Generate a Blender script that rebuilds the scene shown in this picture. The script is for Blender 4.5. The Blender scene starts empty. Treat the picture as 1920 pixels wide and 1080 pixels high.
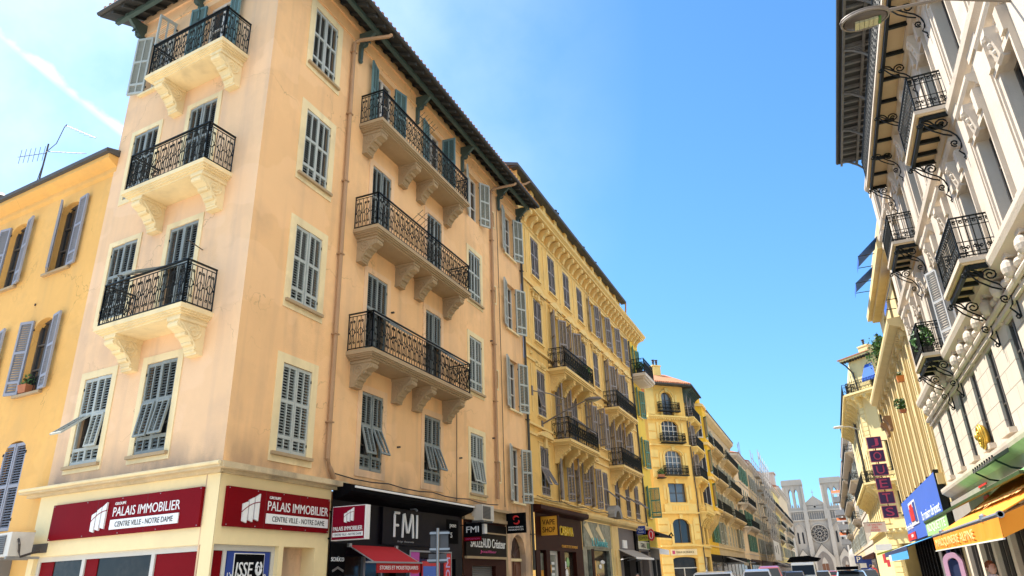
import bpy, math, random
from math import radians, sin, cos, pi, atan2, sqrt
from mathutils import Vector, Matrix
random.seed(7)
S = bpy.context.scene
C = S.collection

# ------------------------------------------------------------------ camera
cam = bpy.data.objects.new('camera', bpy.data.cameras.new('camera'))
C.objects.link(cam)
_r = Vector((0.91992595, 0.39065277, -0.03356577))
_u = Vector((0.17824614, -0.34041605, 0.92322545))
_f = Vector((-0.34923425, 0.85528201, 0.38278991))
cam.matrix_world = Matrix(((_r.x, _u.x, -_f.x, 0), (_r.y, _u.y, -_f.y, 0), (_r.z, _u.z, -_f.z, 1.65), (0, 0, 0, 1)))
cam.data.sensor_width = 36
cam.data.lens = 24.881
cam.data.clip_start = 0.1
cam.data.clip_end = 6000
S.camera = cam

# ------------------------------------------------------------------ sky, sun, exposure
SUN_EL, SUN_AZ = 60.0, -82.0          # azimuth from +Y towards +X
wd = bpy.data.worlds.new('World'); S.world = wd; wd.use_nodes = True
nt = wd.node_tree; N = nt.nodes; L = nt.links
for n_ in list(N): N.remove(n_)
def wn(t, **k):
    n_ = N.new(t)
    for a, b in k.items(): setattr(n_, a, b)
    return n_
sky = wn('ShaderNodeTexSky', sky_type='NISHITA', sun_disc=False, sun_elevation=radians(SUN_EL), sun_rotation=radians(SUN_AZ),
         altitude=20, air_density=1.0, dust_density=0.6, ozone_density=2.2)
hsv = wn('ShaderNodeHueSaturation'); hsv.inputs['Saturation'].default_value = 1.18; hsv.inputs['Value'].default_value = .92
tc = wn('ShaderNodeTexCoord')
lift = wn('ShaderNodeVectorMath', operation='MULTIPLY_ADD'); L.new(tc.outputs['Generated'], lift.inputs[0]); lift.inputs[1].default_value = (1, 1, .62); lift.inputs[2].default_value = (0, 0, .10)
lnm = wn('ShaderNodeVectorMath', operation='NORMALIZE'); L.new(lift.outputs[0], lnm.inputs[0]); L.new(lnm.outputs[0], sky.inputs[0])
tint = wn('ShaderNodeMixRGB', blend_type='MULTIPLY'); tint.inputs['Fac'].default_value = 1; tint.inputs['Color2'].default_value = (.74, .98, 1.07, 1)
def math_node(op, a=None, b=None, clamp=False):
    m = wn('ShaderNodeMath', operation=op); m.use_clamp = clamp
    for i, v in enumerate((a, b)):
        if v is None: continue
        if isinstance(v, (int, float)): m.inputs[i].default_value = v
        else: L.new(v, m.inputs[i])
    return m.outputs[0]
def vdot(v, vec):
    m = wn('ShaderNodeVectorMath', operation='DOT_PRODUCT'); L.new(v, m.inputs[0]); m.inputs[1].default_value = vec
    return m.outputs['Value']
G = tc.outputs['Generated']
nz = wn('ShaderNodeTexNoise'); nz.inputs['Scale'].default_value = 34; nz.inputs['Detail'].default_value = 8; L.new(G, nz.inputs['Vector'])
nz2 = wn('ShaderNodeTexNoise'); nz2.inputs['Scale'].default_value = 5.0; nz2.inputs['Detail'].default_value = 7; nz2.inputs['Roughness'].default_value = .55; L.new(G, nz2.inputs['Vector'])
# a vapour trail high over the roofs: a narrow band along one great circle
d_ = math_node('ABSOLUTE', math_node('ADD', vdot(G, (-0.6452056, -0.12367472, -0.75393256)), math_node('MULTIPLY', math_node('SUBTRACT', nz.outputs['Fac'], .5), .013)))
trail = math_node('SUBTRACT', 1.0, math_node('MULTIPLY', d_, 80.0), True)
trail = math_node('MULTIPLY', trail, math_node('ADD', math_node('MULTIPLY', nz.outputs['Fac'], 1.8), -.05), True)
trail = math_node('MULTIPLY', trail, math_node('MULTIPLY', math_node('ADD', math_node('MULTIPLY', vdot(G, (-.75, .45, .5)), 1.0), -.86), 14.0, True))
# thin veil of cloud on the left of the street, thickest away from the avenue
side = math_node('MULTIPLY', math_node('ADD', vdot(G, (-.83, .30, .47)), -.62), 2.4, True)
veil = math_node('MULTIPLY', math_node('MULTIPLY', math_node('SUBTRACT', nz2.outputs['Fac'], .30), 2.0, True), side, True)
veil = math_node('ADD', math_node('MULTIPLY', veil, .36), math_node('MULTIPLY', side, .07), True)
cl = math_node('MAXIMUM', math_node('MULTIPLY', trail, .50), veil)
east = math_node('MULTIPLY', math_node('ADD', vdot(G, (.45, -.25, .86)), -.57), 3.6, True)  # bright cloud bank added out of view to light the shaded left fronts
fill_bank = math_node('MULTIPLY', math_node('MULTIPLY', math_node('SUBTRACT', nz2.outputs['Fac'], .27), 4.0, True), east, True)
cl = math_node('MAXIMUM', cl, fill_bank)
mixc = wn('ShaderNodeMixRGB'); mixc.inputs['Color2'].default_value = (8.2, 8.1, 7.8, 1)
bg = wn('ShaderNodeBackground'); bg.inputs['Strength'].default_value = 0.112
wo = wn('ShaderNodeOutputWorld')
L.new(sky.outputs[0], hsv.inputs['Color']); L.new(hsv.outputs[0], tint.inputs['Color1']); L.new(tint.outputs[0], mixc.inputs['Color1']); L.new(cl, mixc.inputs['Fac'])
L.new(mixc.outputs[0], bg.inputs['Color']); L.new(bg.outputs[0], wo.inputs['Surface'])

sl = bpy.data.lights.new('sun', 'SUN'); sl.energy = 4.2; sl.angle = radians(.53); sl.color = (1.0, .93, .82)
sun = bpy.data.objects.new('sun', sl); C.objects.link(sun)
_sd = Vector((sin(radians(SUN_AZ)) * cos(radians(SUN_EL)), cos(radians(SUN_AZ)) * cos(radians(SUN_EL)), sin(radians(SUN_EL))))
sun.rotation_euler = (-_sd).to_track_quat('-Z', 'Y').to_euler()
sun.location = (-30, 20, 60)
S.view_settings.view_transform = 'Standard'; S.view_settings.look = 'None'
S.view_settings.exposure = 1.32; S.view_settings.gamma = 1.0
S.render.engine = 'CYCLES'
S.cycles.max_bounces = 8; S.cycles.diffuse_bounces = 5

# ------------------------------------------------------------------ materials
MATS = {}
def mat(name, col, rough=.8, var=.10, scale=2.5, bump=0.0, bscale=60, metal=0.0, stain=0.0, stain_col=None, streak=0.0, spec=.5, coat=0.0, grime=None, old=0.0):
    if name in MATS: return MATS[name]
    m = bpy.data.materials.new(name); m.use_nodes = True
    n = m.node_tree.nodes; l = m.node_tree.links
    b = n['Principled BSDF']
    b.inputs['Roughness'].default_value = rough; b.inputs['Metallic'].default_value = metal
    b.inputs['Specular IOR Level'].default_value = spec; b.inputs['Coat Weight'].default_value = coat
    tcn = n.new('ShaderNodeTexCoord'); P = tcn.outputs['Object']
    geo = n.new('ShaderNodeNewGeometry'); W = geo.outputs['Position']
    def mix(fac, a, c2, mode='MIX'):
        x = n.new('ShaderNodeMixRGB'); x.blend_type = mode
        if isinstance(fac, float): x.inputs[0].default_value = fac
        else: l.new(fac, x.inputs[0])
        for i, v in ((1, a), (2, c2)):
            if isinstance(v, tuple): x.inputs[i].default_value = (*v, 1)
            else: l.new(v, x.inputs[i])
        return x.outputs[0]
    def noise(sc, det=5, src=W, vec=None):
        x = n.new('ShaderNodeTexNoise'); x.inputs['Scale'].default_value = sc; x.inputs['Detail'].default_value = det
        if vec:
            mp = n.new('ShaderNodeMapping'); mp.inputs['Scale'].default_value = vec; l.new(src, mp.inputs[0]); l.new(mp.outputs[0], x.inputs[0])
        else: l.new(src, x.inputs[0])
        return x.outputs['Fac']
    def ramp(src, lo, hi):
        x = n.new('ShaderNodeMapRange'); l.new(src, x.inputs[0]); x.inputs[1].default_value = lo; x.inputs[2].default_value = hi
        return x.outputs[0]
    c = tuple(col)
    if var:
        dk = tuple(v * (1 - var * 1.6) for v in c); lt = tuple(min(1, v * (1 + var)) for v in c)
        c = mix(ramp(noise(scale), .3, .7), dk, lt)
        c = mix(ramp(noise(scale * 9, 6), .25, .8), tuple(v * (1 - var * .8) for v in col), c)
    if streak:
        sc_ = stain_col or tuple(v * .45 for v in col)
        f = ramp(noise(1.0, 4, W, (2.6, 2.6, .16)), .50, .80)
        mm = n.new('ShaderNodeMath'); mm.operation = 'MULTIPLY'; l.new(f, mm.inputs[0]); mm.inputs[1].default_value = streak; mm.use_clamp = True
        c = mix(mm.outputs[0], c, sc_)
    if stain:
        sc_ = stain_col or tuple(v * .45 for v in col)
        f = ramp(noise(.9, 8), .54, .74)
        mm = n.new('ShaderNodeMath'); mm.operation = 'MULTIPLY'; l.new(f, mm.inputs[0]); mm.inputs[1].default_value = stain; mm.use_clamp = True
        c = mix(mm.outputs[0], c, sc_)
    if old:                                                # repainted patches and hairline cracks
        pz = ramp(noise(.42, 3, W, (1, 1, 1.3)), .545, .560); mm = n.new('ShaderNodeMath'); mm.operation = 'MULTIPLY'; l.new(pz, mm.inputs[0]); mm.inputs[1].default_value = old
        c = mix(mm.outputs[0], c, tuple(min(1, v * k) for v, k in zip(col, (1.05, 1.10, 1.22))))
        vo = n.new('ShaderNodeTexVoronoi'); vo.feature = 'DISTANCE_TO_EDGE'; vo.inputs['Scale'].default_value = .42
        nn = n.new('ShaderNodeTexNoise'); nn.inputs['Scale'].default_value = 2.2; nn.inputs['Detail'].default_value = 5; l.new(W, nn.inputs[0])
        va = n.new('ShaderNodeVectorMath'); va.operation = 'MULTIPLY_ADD'; l.new(nn.outputs['Color'], va.inputs[0]); va.inputs[1].default_value = (.9, .9, .9); l.new(W, va.inputs[2]); l.new(va.outputs[0], vo.inputs['Vector'])
        cr = ramp(vo.outputs['Distance'], .006, .0015); ck = ramp(noise(.5, 2), .52, .62); mm = n.new('ShaderNodeMath'); mm.operation = 'MULTIPLY'; l.new(cr, mm.inputs[0]); l.new(ck, mm.inputs[1])
        m2 = n.new('ShaderNodeMath'); m2.operation = 'MULTIPLY'; m2.use_clamp = True; l.new(mm.outputs[0], m2.inputs[0]); m2.inputs[1].default_value = .55
        c = mix(m2.outputs[0], c, tuple(v * .45 for v in col))
    if grime:                                              # dirt that has settled above a ledge: (z low, z high, amount, colour)
        sp = n.new('ShaderNodeSeparateXYZ'); l.new(W, sp.inputs[0])
        g1 = ramp(sp.outputs['Z'], grime[1], grime[0]); g2 = ramp(noise(1.7, 7, W, (1, 1, .5)), .36, .62)
        mm = n.new('ShaderNodeMath'); mm.operation = 'MULTIPLY'; l.new(g1, mm.inputs[0]); l.new(g2, mm.inputs[1])
        m2 = n.new('ShaderNodeMath'); m2.operation = 'MULTIPLY'; m2.use_clamp = True; l.new(mm.outputs[0], m2.inputs[0]); m2.inputs[1].default_value = grime[2]
        c = mix(m2.outputs[0], c, grime[3])
    if isinstance(c, tuple): b.inputs['Base Color'].default_value = (*c, 1)
    else: l.new(c, b.inputs['Base Color'])
    if bump:
        bm = n.new('ShaderNodeBump'); bm.inputs['Strength'].default_value = bump; bm.inputs['Distance'].default_value = .02
        l.new(noise(bscale, 3), bm.inputs['Height']); l.new(bm.outputs[0], b.inputs['Normal'])
    MATS[name] = m
    return m

peach = mat('peach_plaster', (.90, .55, .26), .9, .09, .55, .35, 45, stain=.40, streak=.45, stain_col=(.50, .32, .19), grime=(3.85, 4.6, .65, (.24, .17, .12)), old=.32)
peach2 = mat('peach_plaster_pale', (.84, .55, .31), .9, .07, .5, .35, 45, stain=.36, streak=.5, stain_col=(.48, .34, .25), grime=(3.85, 4.6, .75, (.26, .20, .16)), old=.32)
cream = mat('cream_paint', (.86, .70, .40), .85, .09, 1.2, .25, 50, stain=.5, streak=.45, stain_col=(.46, .36, .21))
stone = mat('cream_stone', (.43, .31, .175), .85, .10, 3.0, .45, 25, stain=.5, stain_col=(.36, .28, .17))
ledge = mat('weathered_ledge', (.66, .52, .31), .9, .15, 3, .5, 20, stain=.95, stain_col=(.13, .11, .09))
shopcream = mat('shop_cream_paint', (.88, .71, .38), .7, .05, 1.0, .15, 60, stain=.25, stain_col=(.6, .48, .28))
ochre = mat('ochre_plaster', (.82, .46, .13), .9, .09, .7, .35, 45, stain=.35, streak=.4, stain_col=(.55, .34, .13), old=.32)
yellow = mat('yellow_plaster', (.82, .52, .15), .9, .09, .8, .3, 45, stain=.4, streak=.45, stain_col=(.45, .30, .12), old=.3)
yellow_trim = mat('yellow_trim', (.82, .58, .22), .85, .08, 2.0, .3, 40, stain=.45, stain_col=(.42, .31, .13))
yellow2 = mat('bright_yellow_plaster', (.82, .56, .07), .9, .08, .7, .3, 40, stain=.2, streak=.2)
yellow3 = mat('pale_yellow_plaster', (.80, .62, .22), .9, .08, .7, .3, 40, stain=.3, streak=.3, stain_col=(.5, .38, .17))
saffron = mat('saffron_plaster', (.84, .50, .03), .9, .08, .8, .25, 40, stain=.25, streak=.25)
white_stone = mat('white_stone', (.60, .53, .43), .85, .06, 1.3, .35, 35, stain=.3, streak=.4, stain_col=(.42, .34, .26))
white_trim = mat('white_stone_trim', (.60, .52, .42), .85, .06, 2.0, .35, 30, stain=.6, stain_col=(.38, .30, .22))
grey_plaster = mat('grey_plaster', (.54, .42, .26), .9, .1, .9, .3, 40, stain=.35, streak=.4)
pale_plaster = mat('pale_plaster', (.68, .53, .31), .9, .1, .9, .3, 40, stain=.35, streak=.3)
theatre_y = mat('theatre_plaster', (.70, .55, .27), .9, .07, 1.0, .3, 40, stain=.3, streak=.35, stain_col=(.45, .30, .12))
church_stone = mat('church_stone', (.50, .43, .35), .9, .10, .25, .3, 6, stain=.4, streak=.45, stain_col=(.36, .34, .32))
shut_grey = mat('grey_blue_shutter', (.45, .48, .44), .6, .12, 3.0, stain=.3, stain_col=(.36, .37, .35))
shut_old = mat('old_grey_shutter', (.25, .28, .265), .65, .15, 3.0, stain=.4, stain_col=(.34, .35, .32))
shut_teal = mat('teal_shutter', (.13, .24, .25), .6, .1, 3.0, stain=.2)
shut_violet = mat('violet_grey_shutter', (.30, .31, .36), .6, .1, 3.0, stain=.2)
shut_brown = mat('grey_brown_shutter', (.27, .24, .23), .6, .1, 3.0, stain=.2)
shut_green = mat('green_shutter', (.10, .26, .20), .6, .1, 3.0, stain=.2)
iron = mat('dark_iron', (.008, .011, .011), .5, 0, spec=.2)
iron_rust = mat('old_iron', (.05, .042, .036), .6, .2, 8)
slat_shade = {}
def slat_of(m):  # slats darker than their frames: shade between slats put into the colour
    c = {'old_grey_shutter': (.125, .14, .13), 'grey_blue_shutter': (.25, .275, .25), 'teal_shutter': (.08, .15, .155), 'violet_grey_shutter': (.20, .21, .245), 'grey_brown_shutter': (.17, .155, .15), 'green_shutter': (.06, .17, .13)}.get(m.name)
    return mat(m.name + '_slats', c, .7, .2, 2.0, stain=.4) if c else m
frame_white = mat('white_joinery', (.62, .60, .54), .5, .05, 3)
frame_dark = mat('dark_joinery', (.08, .07, .06), .5, .05, 3)
glass = mat('window_glass', (.020, .024, .028), .06, 0, spec=.55)
glass_shop = mat('shop_glass', (.045, .036, .029), .10, .6, .9, spec=.22)
glass_blue = mat('light_glass', (.16, .19, .21), .06, .3, 1, metal=.22)
car_glass = mat('car_glass', (.012, .015, .018), .12, 0, spec=.25)
dark_pane = mat('dark_stained_glass', (.03, .03, .035), .5, .2, 2, spec=.2)
dark_in = mat('dark_interior', (.02, .02, .02), .9, 0)
soffit = mat('soffit_timber', (.045, .047, .045), .8, .25, 3)
fascia_green = mat('green_timber', (.06, .10, .09), .6, .15, 3)
roof_tile = mat('clay_tile', (.42, .18, .09), .9, .25, 4, .6, 12)
roof_dark = mat('slate_roof', (.09, .085, .08), .8, .15, 4)
zinc = mat('zinc', (.30, .31, .32), .45, .12, 3, metal=.6)
pipe_tan = mat('tan_pipe', (.42, .25, .13), .6, .12, 2)
pipe_dark = mat('dark_pipe', (.045, .042, .036), .6, .12, 2)
asphalt = mat('asphalt', (.07, .068, .065), .9, .2, 3, .5, 120)
paving = mat('paving', (.52, .48, .42), .85, .12, 1.5, .2, 30)
white_paint = mat('road_paint', (.75, .75, .72), .7, .06, 6)
red_sign = mat('dark_red_panel', (.19, .002, .006), .5, .08, 2, spec=.06)
red_sign2 = mat('crimson_panel', (.21, .003, .018), .5, .08, 2, spec=.06)
white_sign = mat('white_letter', (.80, .80, .78), .4, 0)
black_sign = mat('black_panel', (.004, .004, .005), .6, 0, spec=.03)
ink = mat('black_ink', (.02, .02, .02), .6, 0)
navy_sign = mat('dark_navy_panel', (.007, .006, .010), .35, .5, 1.0, spec=.07)
blue_sign = mat('royal_blue_panel', (.012, .045, .26), .6, .04, 2)
blue_sign2 = mat('toy_shop_blue', (.05, .14, .55), .5, .05, 1)
pink_ink = mat('pink_print', (.55, .06, .22), .5, 0)
red_fabric = mat('red_awning_fabric', (.42, .004, .006), .8, .06, 3)
orange_fabric = mat('orange_awning_fabric', (.88, .30, .018), .8, .05, 2)
orange_pale = mat('pale_lettering', (.88, .62, .25), .8, .05, 2)
green_fabric = mat('green_awning_fabric', (.16, .40, .14), .8, .06, 3)
pale_green = mat('pale_green_fabric', (.32, .55, .22), .8, .06, 3)
navy_fabric = mat('navy_awning_fabric', (.015, .03, .10), .8, .08, 3)
sky_fabric = mat('light_blue_fabric', (.06, .35, .70), .8, .06, 3)
blue_fabric = mat('blue_awning_fabric', (.02, .11, .50), .8, .1, 3)
white_fabric = mat('white_fabric', (.75, .75, .72), .8, .04, 3)
grey_fabric = mat('grey_awning_fabric', (.30, .27, .23), .8, .06, 3)
red_toy = mat('toy_red', (.62, .02, .02), .5, .06, 2)
purple_sign = mat('purple_panel', (.045, .02, .10), .4, .1, 3)
magenta = mat('magenta_letter', (.50, .05, .14), .4, 0)
brown_sign = mat('brown_panel', (.040, .010, .006), .5, .08, 2, spec=.06)
gold_sign = mat('gold_panel', (.72, .33, .02), .45, .06, 2)
gold_letter = mat('yellow_letter', (.85, .55, .02), .4, 0)
turq = mat('turquoise_letter', (.05, .42, .46), .4, 0)
collage = mat('collage_panel', (.24, .26, .20), .4, .55, 5, stain=.8, stain_col=(.42, .40, .30))
wood = mat('brown_door_wood', (.16, .06, .025), .5, .2, 6)
dark_wood = mat('dark_door_wood', (.07, .03, .018), .5, .2, 6)
gold = mat('gilt', (.75, .48, .08), .35, .1, 6, metal=.7)
ac_white = mat('aged_white_metal', (.60, .57, .50), .5, .1, 5, stain=.4, stain_col=(.35, .30, .24))
ac_grey = mat('grey_grille', (.16, .155, .15), .6, .1, 20)
steel = mat('grey_steel', (.35, .36, .37), .4, .08, 5, metal=.7)
sign_back = mat('grey_sign_back', (.085, .09, .098), .7, .1, 3)
leafm = mat('leaf_green', (.07, .20, .03), .6, .35, 9)
leafm2 = mat('dark_leaf_green', (.035, .09, .025), .6, .35, 9)
pot = mat('terracotta', (.45, .16, .07), .8, .15, 5)
pot_dark = mat('dark_planter', (.05, .05, .05), .7, .1, 5)
lampm = mat('lamp_grey', (.20, .17, .145), .5, .08, 5, metal=.3)
lens = mat('lamp_lens', (.42, .38, .22), .3, .3, 30)
tyre = mat('tyre_rubber', (.02, .02, .02), .8, 0)
skin = mat('skin', (.55, .33, .24), .6, .05, 9)
concrete = mat('grey_concrete', (.40, .38, .36), .9, .1, 1, .2, 20, stain=.3)
scaff = mat('scaffold_steel', (.45, .44, .42), .6, .3, 4)

# ------------------------------------------------------------------ mesh building
class MB:
    def __init__(s, *mats):
        s.v = []; s.f = []; s.mi = []; s.m = list(mats); s.c = 0; s.sm = False
    def use(s, m):
        if m not in s.m: s.m.append(m)
        s.c = s.m.index(m); return s
    def add(s, vs, fs):
        o = len(s.v); s.v += [tuple(v) for v in vs]
        for f in fs: s.f.append(tuple(i + o for i in f)); s.mi.append(s.c)
        return s
    def quad(s, a, b, c, d): return s.add((a, b, c, d), ((0, 1, 2, 3),))
    def box(s, x0, x1, y0, y1, z0, z1):
        return s.add([(x, y, z) for z in (z0, z1) for y in (y0, y1) for x in (x0, x1)],
                     [(0, 2, 3, 1), (4, 5, 7, 6), (0, 1, 5, 4), (2, 6, 7, 3), (0, 4, 6, 2), (1, 3, 7, 5)])
    def frustum(s, a, b, z0, z1):
        (x0, x1, y0, y1), (X0, X1, Y0, Y1) = a, b
        return s.add([(x0, y0, z0), (x1, y0, z0), (x0, y1, z0), (x1, y1, z0), (X0, Y0, z1), (X1, Y0, z1), (X0, Y1, z1), (X1, Y1, z1)],
                     [(0, 2, 3, 1), (4, 5, 7, 6), (0, 1, 5, 4), (2, 6, 7, 3), (0, 4, 6, 2), (1, 3, 7, 5)])
    def bx(s, c, sx, sy, sz, M):           # box with a matrix
        vs = [M @ Vector((c[0] + x * sx / 2, c[1] + y * sy / 2, c[2] + z * sz / 2)) for z in (-1, 1) for y in (-1, 1) for x in (-1, 1)]
        return s.add(vs, [(0, 2, 3, 1), (4, 5, 7, 6), (0, 1, 5, 4), (2, 6, 7, 3), (0, 4, 6, 2), (1, 3, 7, 5)])
    def prism(s, poly, a, b, axis='x'):
        n = len(poly)
        def p(q, t):
            if axis == 'x': return (t, q[0], q[1])     # poly in (y,z)
            if axis == 'y': return (q[0], t, q[1])     # poly in (x,z)
            return (q[0], q[1], t)                     # poly in (x,y)
        vs = [p(q, a) for q in poly] + [p(q, b) for q in poly]
        fs = [(i, (i + 1) % n, n + (i + 1) % n, n + i) for i in range(n)]
        fs += [tuple(range(n))[::-1], tuple(range(n, 2 * n))]
        return s.add(vs, fs)
    def tube(s, pts, r, n=5, closed=False, cap=True):
        pts = [Vector(p) for p in pts]; m = len(pts); rings = []
        up = Vector((0, 0, 1))
        for i, p in enumerate(pts):
            a = pts[(i - 1) % m] if (closed or i > 0) else p; b = pts[(i + 1) % m] if (closed or i < m - 1) else p
            t = (b - a)
            if t.length < 1e-9: t = Vector((0, 0, 1))
            t.normalize()
            x = t.cross(up)
            if x.length < .05: x = t.cross(Vector((0, 1, 0)))
            x.normalize(); y = x.cross(t)
            rr = r[i] if isinstance(r, (list, tuple)) else r
            rings.append([p + x * (rr * cos(2 * pi * k / n)) + y * (rr * sin(2 * pi * k / n)) for k in range(n)])
        vs = [v for q in rings for v in q]; fs = []
        for i in range(m if closed else m - 1):
            j = (i + 1) % m
            for k in range(n):
                fs.append((i * n + k, i * n + (k + 1) % n, j * n + (k + 1) % n, j * n + k))
        if cap and not closed: fs += [tuple(range(n))[::-1], tuple(range((m - 1) * n, m * n))]
        return s.add(vs, fs)
    def lathe(s, prof, cx=0, cy=0, n=12):
        vs = [(cx + r * cos(2 * pi * k / n), cy + r * sin(2 * pi * k / n), z) for r, z in prof for k in range(n)]
        fs = [(i * n + k, i * n + (k + 1) % n, (i + 1) * n + (k + 1) % n, (i + 1) * n + k) for i in range(len(prof) - 1) for k in range(n)]
        return s.add(vs, fs)
    def sphere(s, c, r, n=8, sc=(1, 1, 1)):
        vs = []; fs = []; m = n // 2
        for i in range(m + 1):
            t = pi * i / m
            for k in range(n):
                a = 2 * pi * k / n
                vs.append((c[0] + r * sc[0] * sin(t) * cos(a), c[1] + r * sc[1] * sin(t) * sin(a), c[2] + r * sc[2] * cos(t)))
        for i in range(m):
            for k in range(n): fs.append((i * n + k, i * n + (k + 1) % n, (i + 1) * n + (k + 1) % n, (i + 1) * n + k))
        return s.add(vs, fs)
    def mesh(s, name, smooth=False):
        me = bpy.data.meshes.new(name); me.from_pydata(s.v, [], s.f)
        for m in s.m: me.materials.append(m)
        me.polygons.foreach_set('material_index', s.mi)
        if smooth or s.sm: me.polygons.foreach_set('use_smooth', [True] * len(s.f))
        me.update(); return me

def inst(name, me, parent=None, loc=(0, 0, 0), rz=0.0, rx=0.0, ry=0.0):
    o = bpy.data.objects.new(name, me); C.objects.link(o)
    o.parent = parent; o.location = loc; o.rotation_euler = (rx, ry, rz)
    return o
def part(name, mb, parent, loc=(0, 0, 0), rz=0.0, rx=0.0, ry=0.0, smooth=False, label=None):
    o = inst(name, mb.mesh(name, smooth), parent, loc, rz, rx, ry)
    if label: o['label'] = label
    return o
MC = {}
def cached(key, fn, *mats):
    if key not in MC:
        mb = MB(*mats); fn(mb); MC[key] = mb.mesh(str(key[0]))
    return MC[key]
def tag(o, label, cat, group=None):
    o['label'] = label; o['category'] = cat
    if group: o['group'] = group
    return o
def thing(name, label, cat, loc=(0, 0, 0), rz=0.0, group=None):
    return tag(inst(name, None, None, loc, rz), label, cat, group)
def ground(name, mb, kind='structure'):
    o = inst(name, mb.mesh(name)); o['kind'] = kind; return o

class Fac:                         # a facade frame: x along it (left to right seen from outside), y inward, z up
    def __init__(s, root, X, Y, rz, ox=0.0, oy=0.0, orz=0.0):
        s.root = root; s.X, s.Y, s.R = X, Y, rz            # world
        s.ox, s.oy, s.orz = ox, oy, orz                    # inside the root
    def l(s, x, y, z): return (s.ox + x * cos(s.orz) - y * sin(s.orz), s.oy + x * sin(s.orz) + y * cos(s.orz), z)
    def w(s, x, y, z): return (s.X + x * cos(s.R) - y * sin(s.R), s.Y + x * sin(s.R) + y * cos(s.R), z)
    def part(s, name, mb, x=0, y=0, z=0, **k): return part(name, mb, s.root, s.l(x, y, z), s.orz, **k)
    def inst(s, name, me, x=0, y=0, z=0): return inst(name, me, s.root, s.l(x, y, z), s.orz)
    def thing(s, name, label, cat, x=0, y=0, z=0, group=None): return thing(name, label, cat, s.w(x, y, z), s.R, group)
def building(label, X, Y, rz, cat='building', name='apartment_building'):
    r = thing(name, label, cat, (X, Y, 0), rz)
    return Fac(r, X, Y, rz)

# ------------------------------------------------------------------ lettering
def lettering(text, w, h, m, parent, loc, rz=0.0, rx=0.0, shear=0.0, name='lettering', depth=.012, stack=False, ry=0.0):
    cu = bpy.data.curves.new('lettering', 'FONT'); cu.body = text; cu.extrude = .5; cu.resolution_u = 3; cu.shear = shear
    if stack: cu.align_x = 'CENTER'
    o = bpy.data.objects.new('lettering', cu); C.objects.link(o)
    me = bpy.data.meshes.new_from_object(o)
    bpy.data.objects.remove(o)
    xs = [v.co.x for v in me.vertices]; ys = [v.co.y for v in me.vertices]
    x0, x1, y0, y1 = min(xs), max(xs), min(ys), max(ys)
    for v in me.vertices:
        x = (v.co.x - (x0 + x1) / 2) / (x1 - x0) * w; z = (v.co.y - (y0 + y1) / 2) / (y1 - y0) * h
        y = -depth if v.co.z > 0 else 0.0
        v.co = (x, y, z)
    me.materials.clear(); me.materials.append(m); me.update()
    return inst(name, me, parent, loc, rz, rx, ry)

# ------------------------------------------------------------------ walls with real openings
def wall_mb(mb, x0, x1, z0, z1, ops=(), depth=.3, thick=None, back=None):
    """ops: (xa, xb, za, zb, rise)"""
    xs = sorted({x0, x1, *[v for o in ops for v in o[:2]]}); zs = sorted({z0, z1, *[v for o in ops for v in o[2:4]]})
    for i in range(len(xs) - 1):
        for j in range(len(zs) - 1):
            cx, cz = (xs[i] + xs[i + 1]) / 2, (zs[j] + zs[j + 1]) / 2
            if any(o[0] < cx < o[1] and o[2] < cz < o[3] for o in ops): continue
            mb.quad((xs[i], 0, zs[j]), (xs[i + 1], 0, zs[j]), (xs[i + 1], 0, zs[j + 1]), (xs[i], 0, zs[j + 1]))
    for o in ops:
        xa, xb, za, zb = o[:4]; rise = o[4] if len(o) > 4 else 0
        d = depth
        zt = zb - rise
        mb.quad((xa, 0, za), (xa, d, za), (xa, d, zt), (xa, 0, zt)); mb.quad((xb, 0, za), (xb, 0, zt), (xb, d, zt), (xb, d, za))
        mb.quad((xa, 0, za), (xb, 0, za), (xb, d, za), (xa, d, za))
        if rise:
            n = 10; pts = [(xa + (xb - xa) * k / n, zt + rise * sqrt(max(0, 1 - (2 * k / n - 1) ** 2))) for k in range(n + 1)]
            for (ax, az), (bx, bz) in zip(pts, pts[1:]):
                mb.quad((ax, 0, az), (bx, 0, bz), (bx, 0, zb), (ax, 0, zb)); mb.quad((ax, 0, az), (ax, d, az), (bx, d, bz), (bx, 0, bz))
        else: mb.quad((xa, 0, zb), (xa, d, zb), (xb, d, zb), (xb, 0, zb))
    if thick:                                              # the rest of the block
        t = thick
        mb.quad((x0, 0, z0), (x0, 0, z1), (x0, t, z1), (x0, t, z0)); mb.quad((x1, 0, z0), (x1, t, z0), (x1, t, z1), (x1, 0, z1))
        mb.quad((x0, t, z0), (x0, t, z1), (x1, t, z1), (x1, t, z0)); mb.quad((x0, 0, z1), (x1, 0, z1), (x1, t, z1), (x0, t, z1))
    return mb

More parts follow.
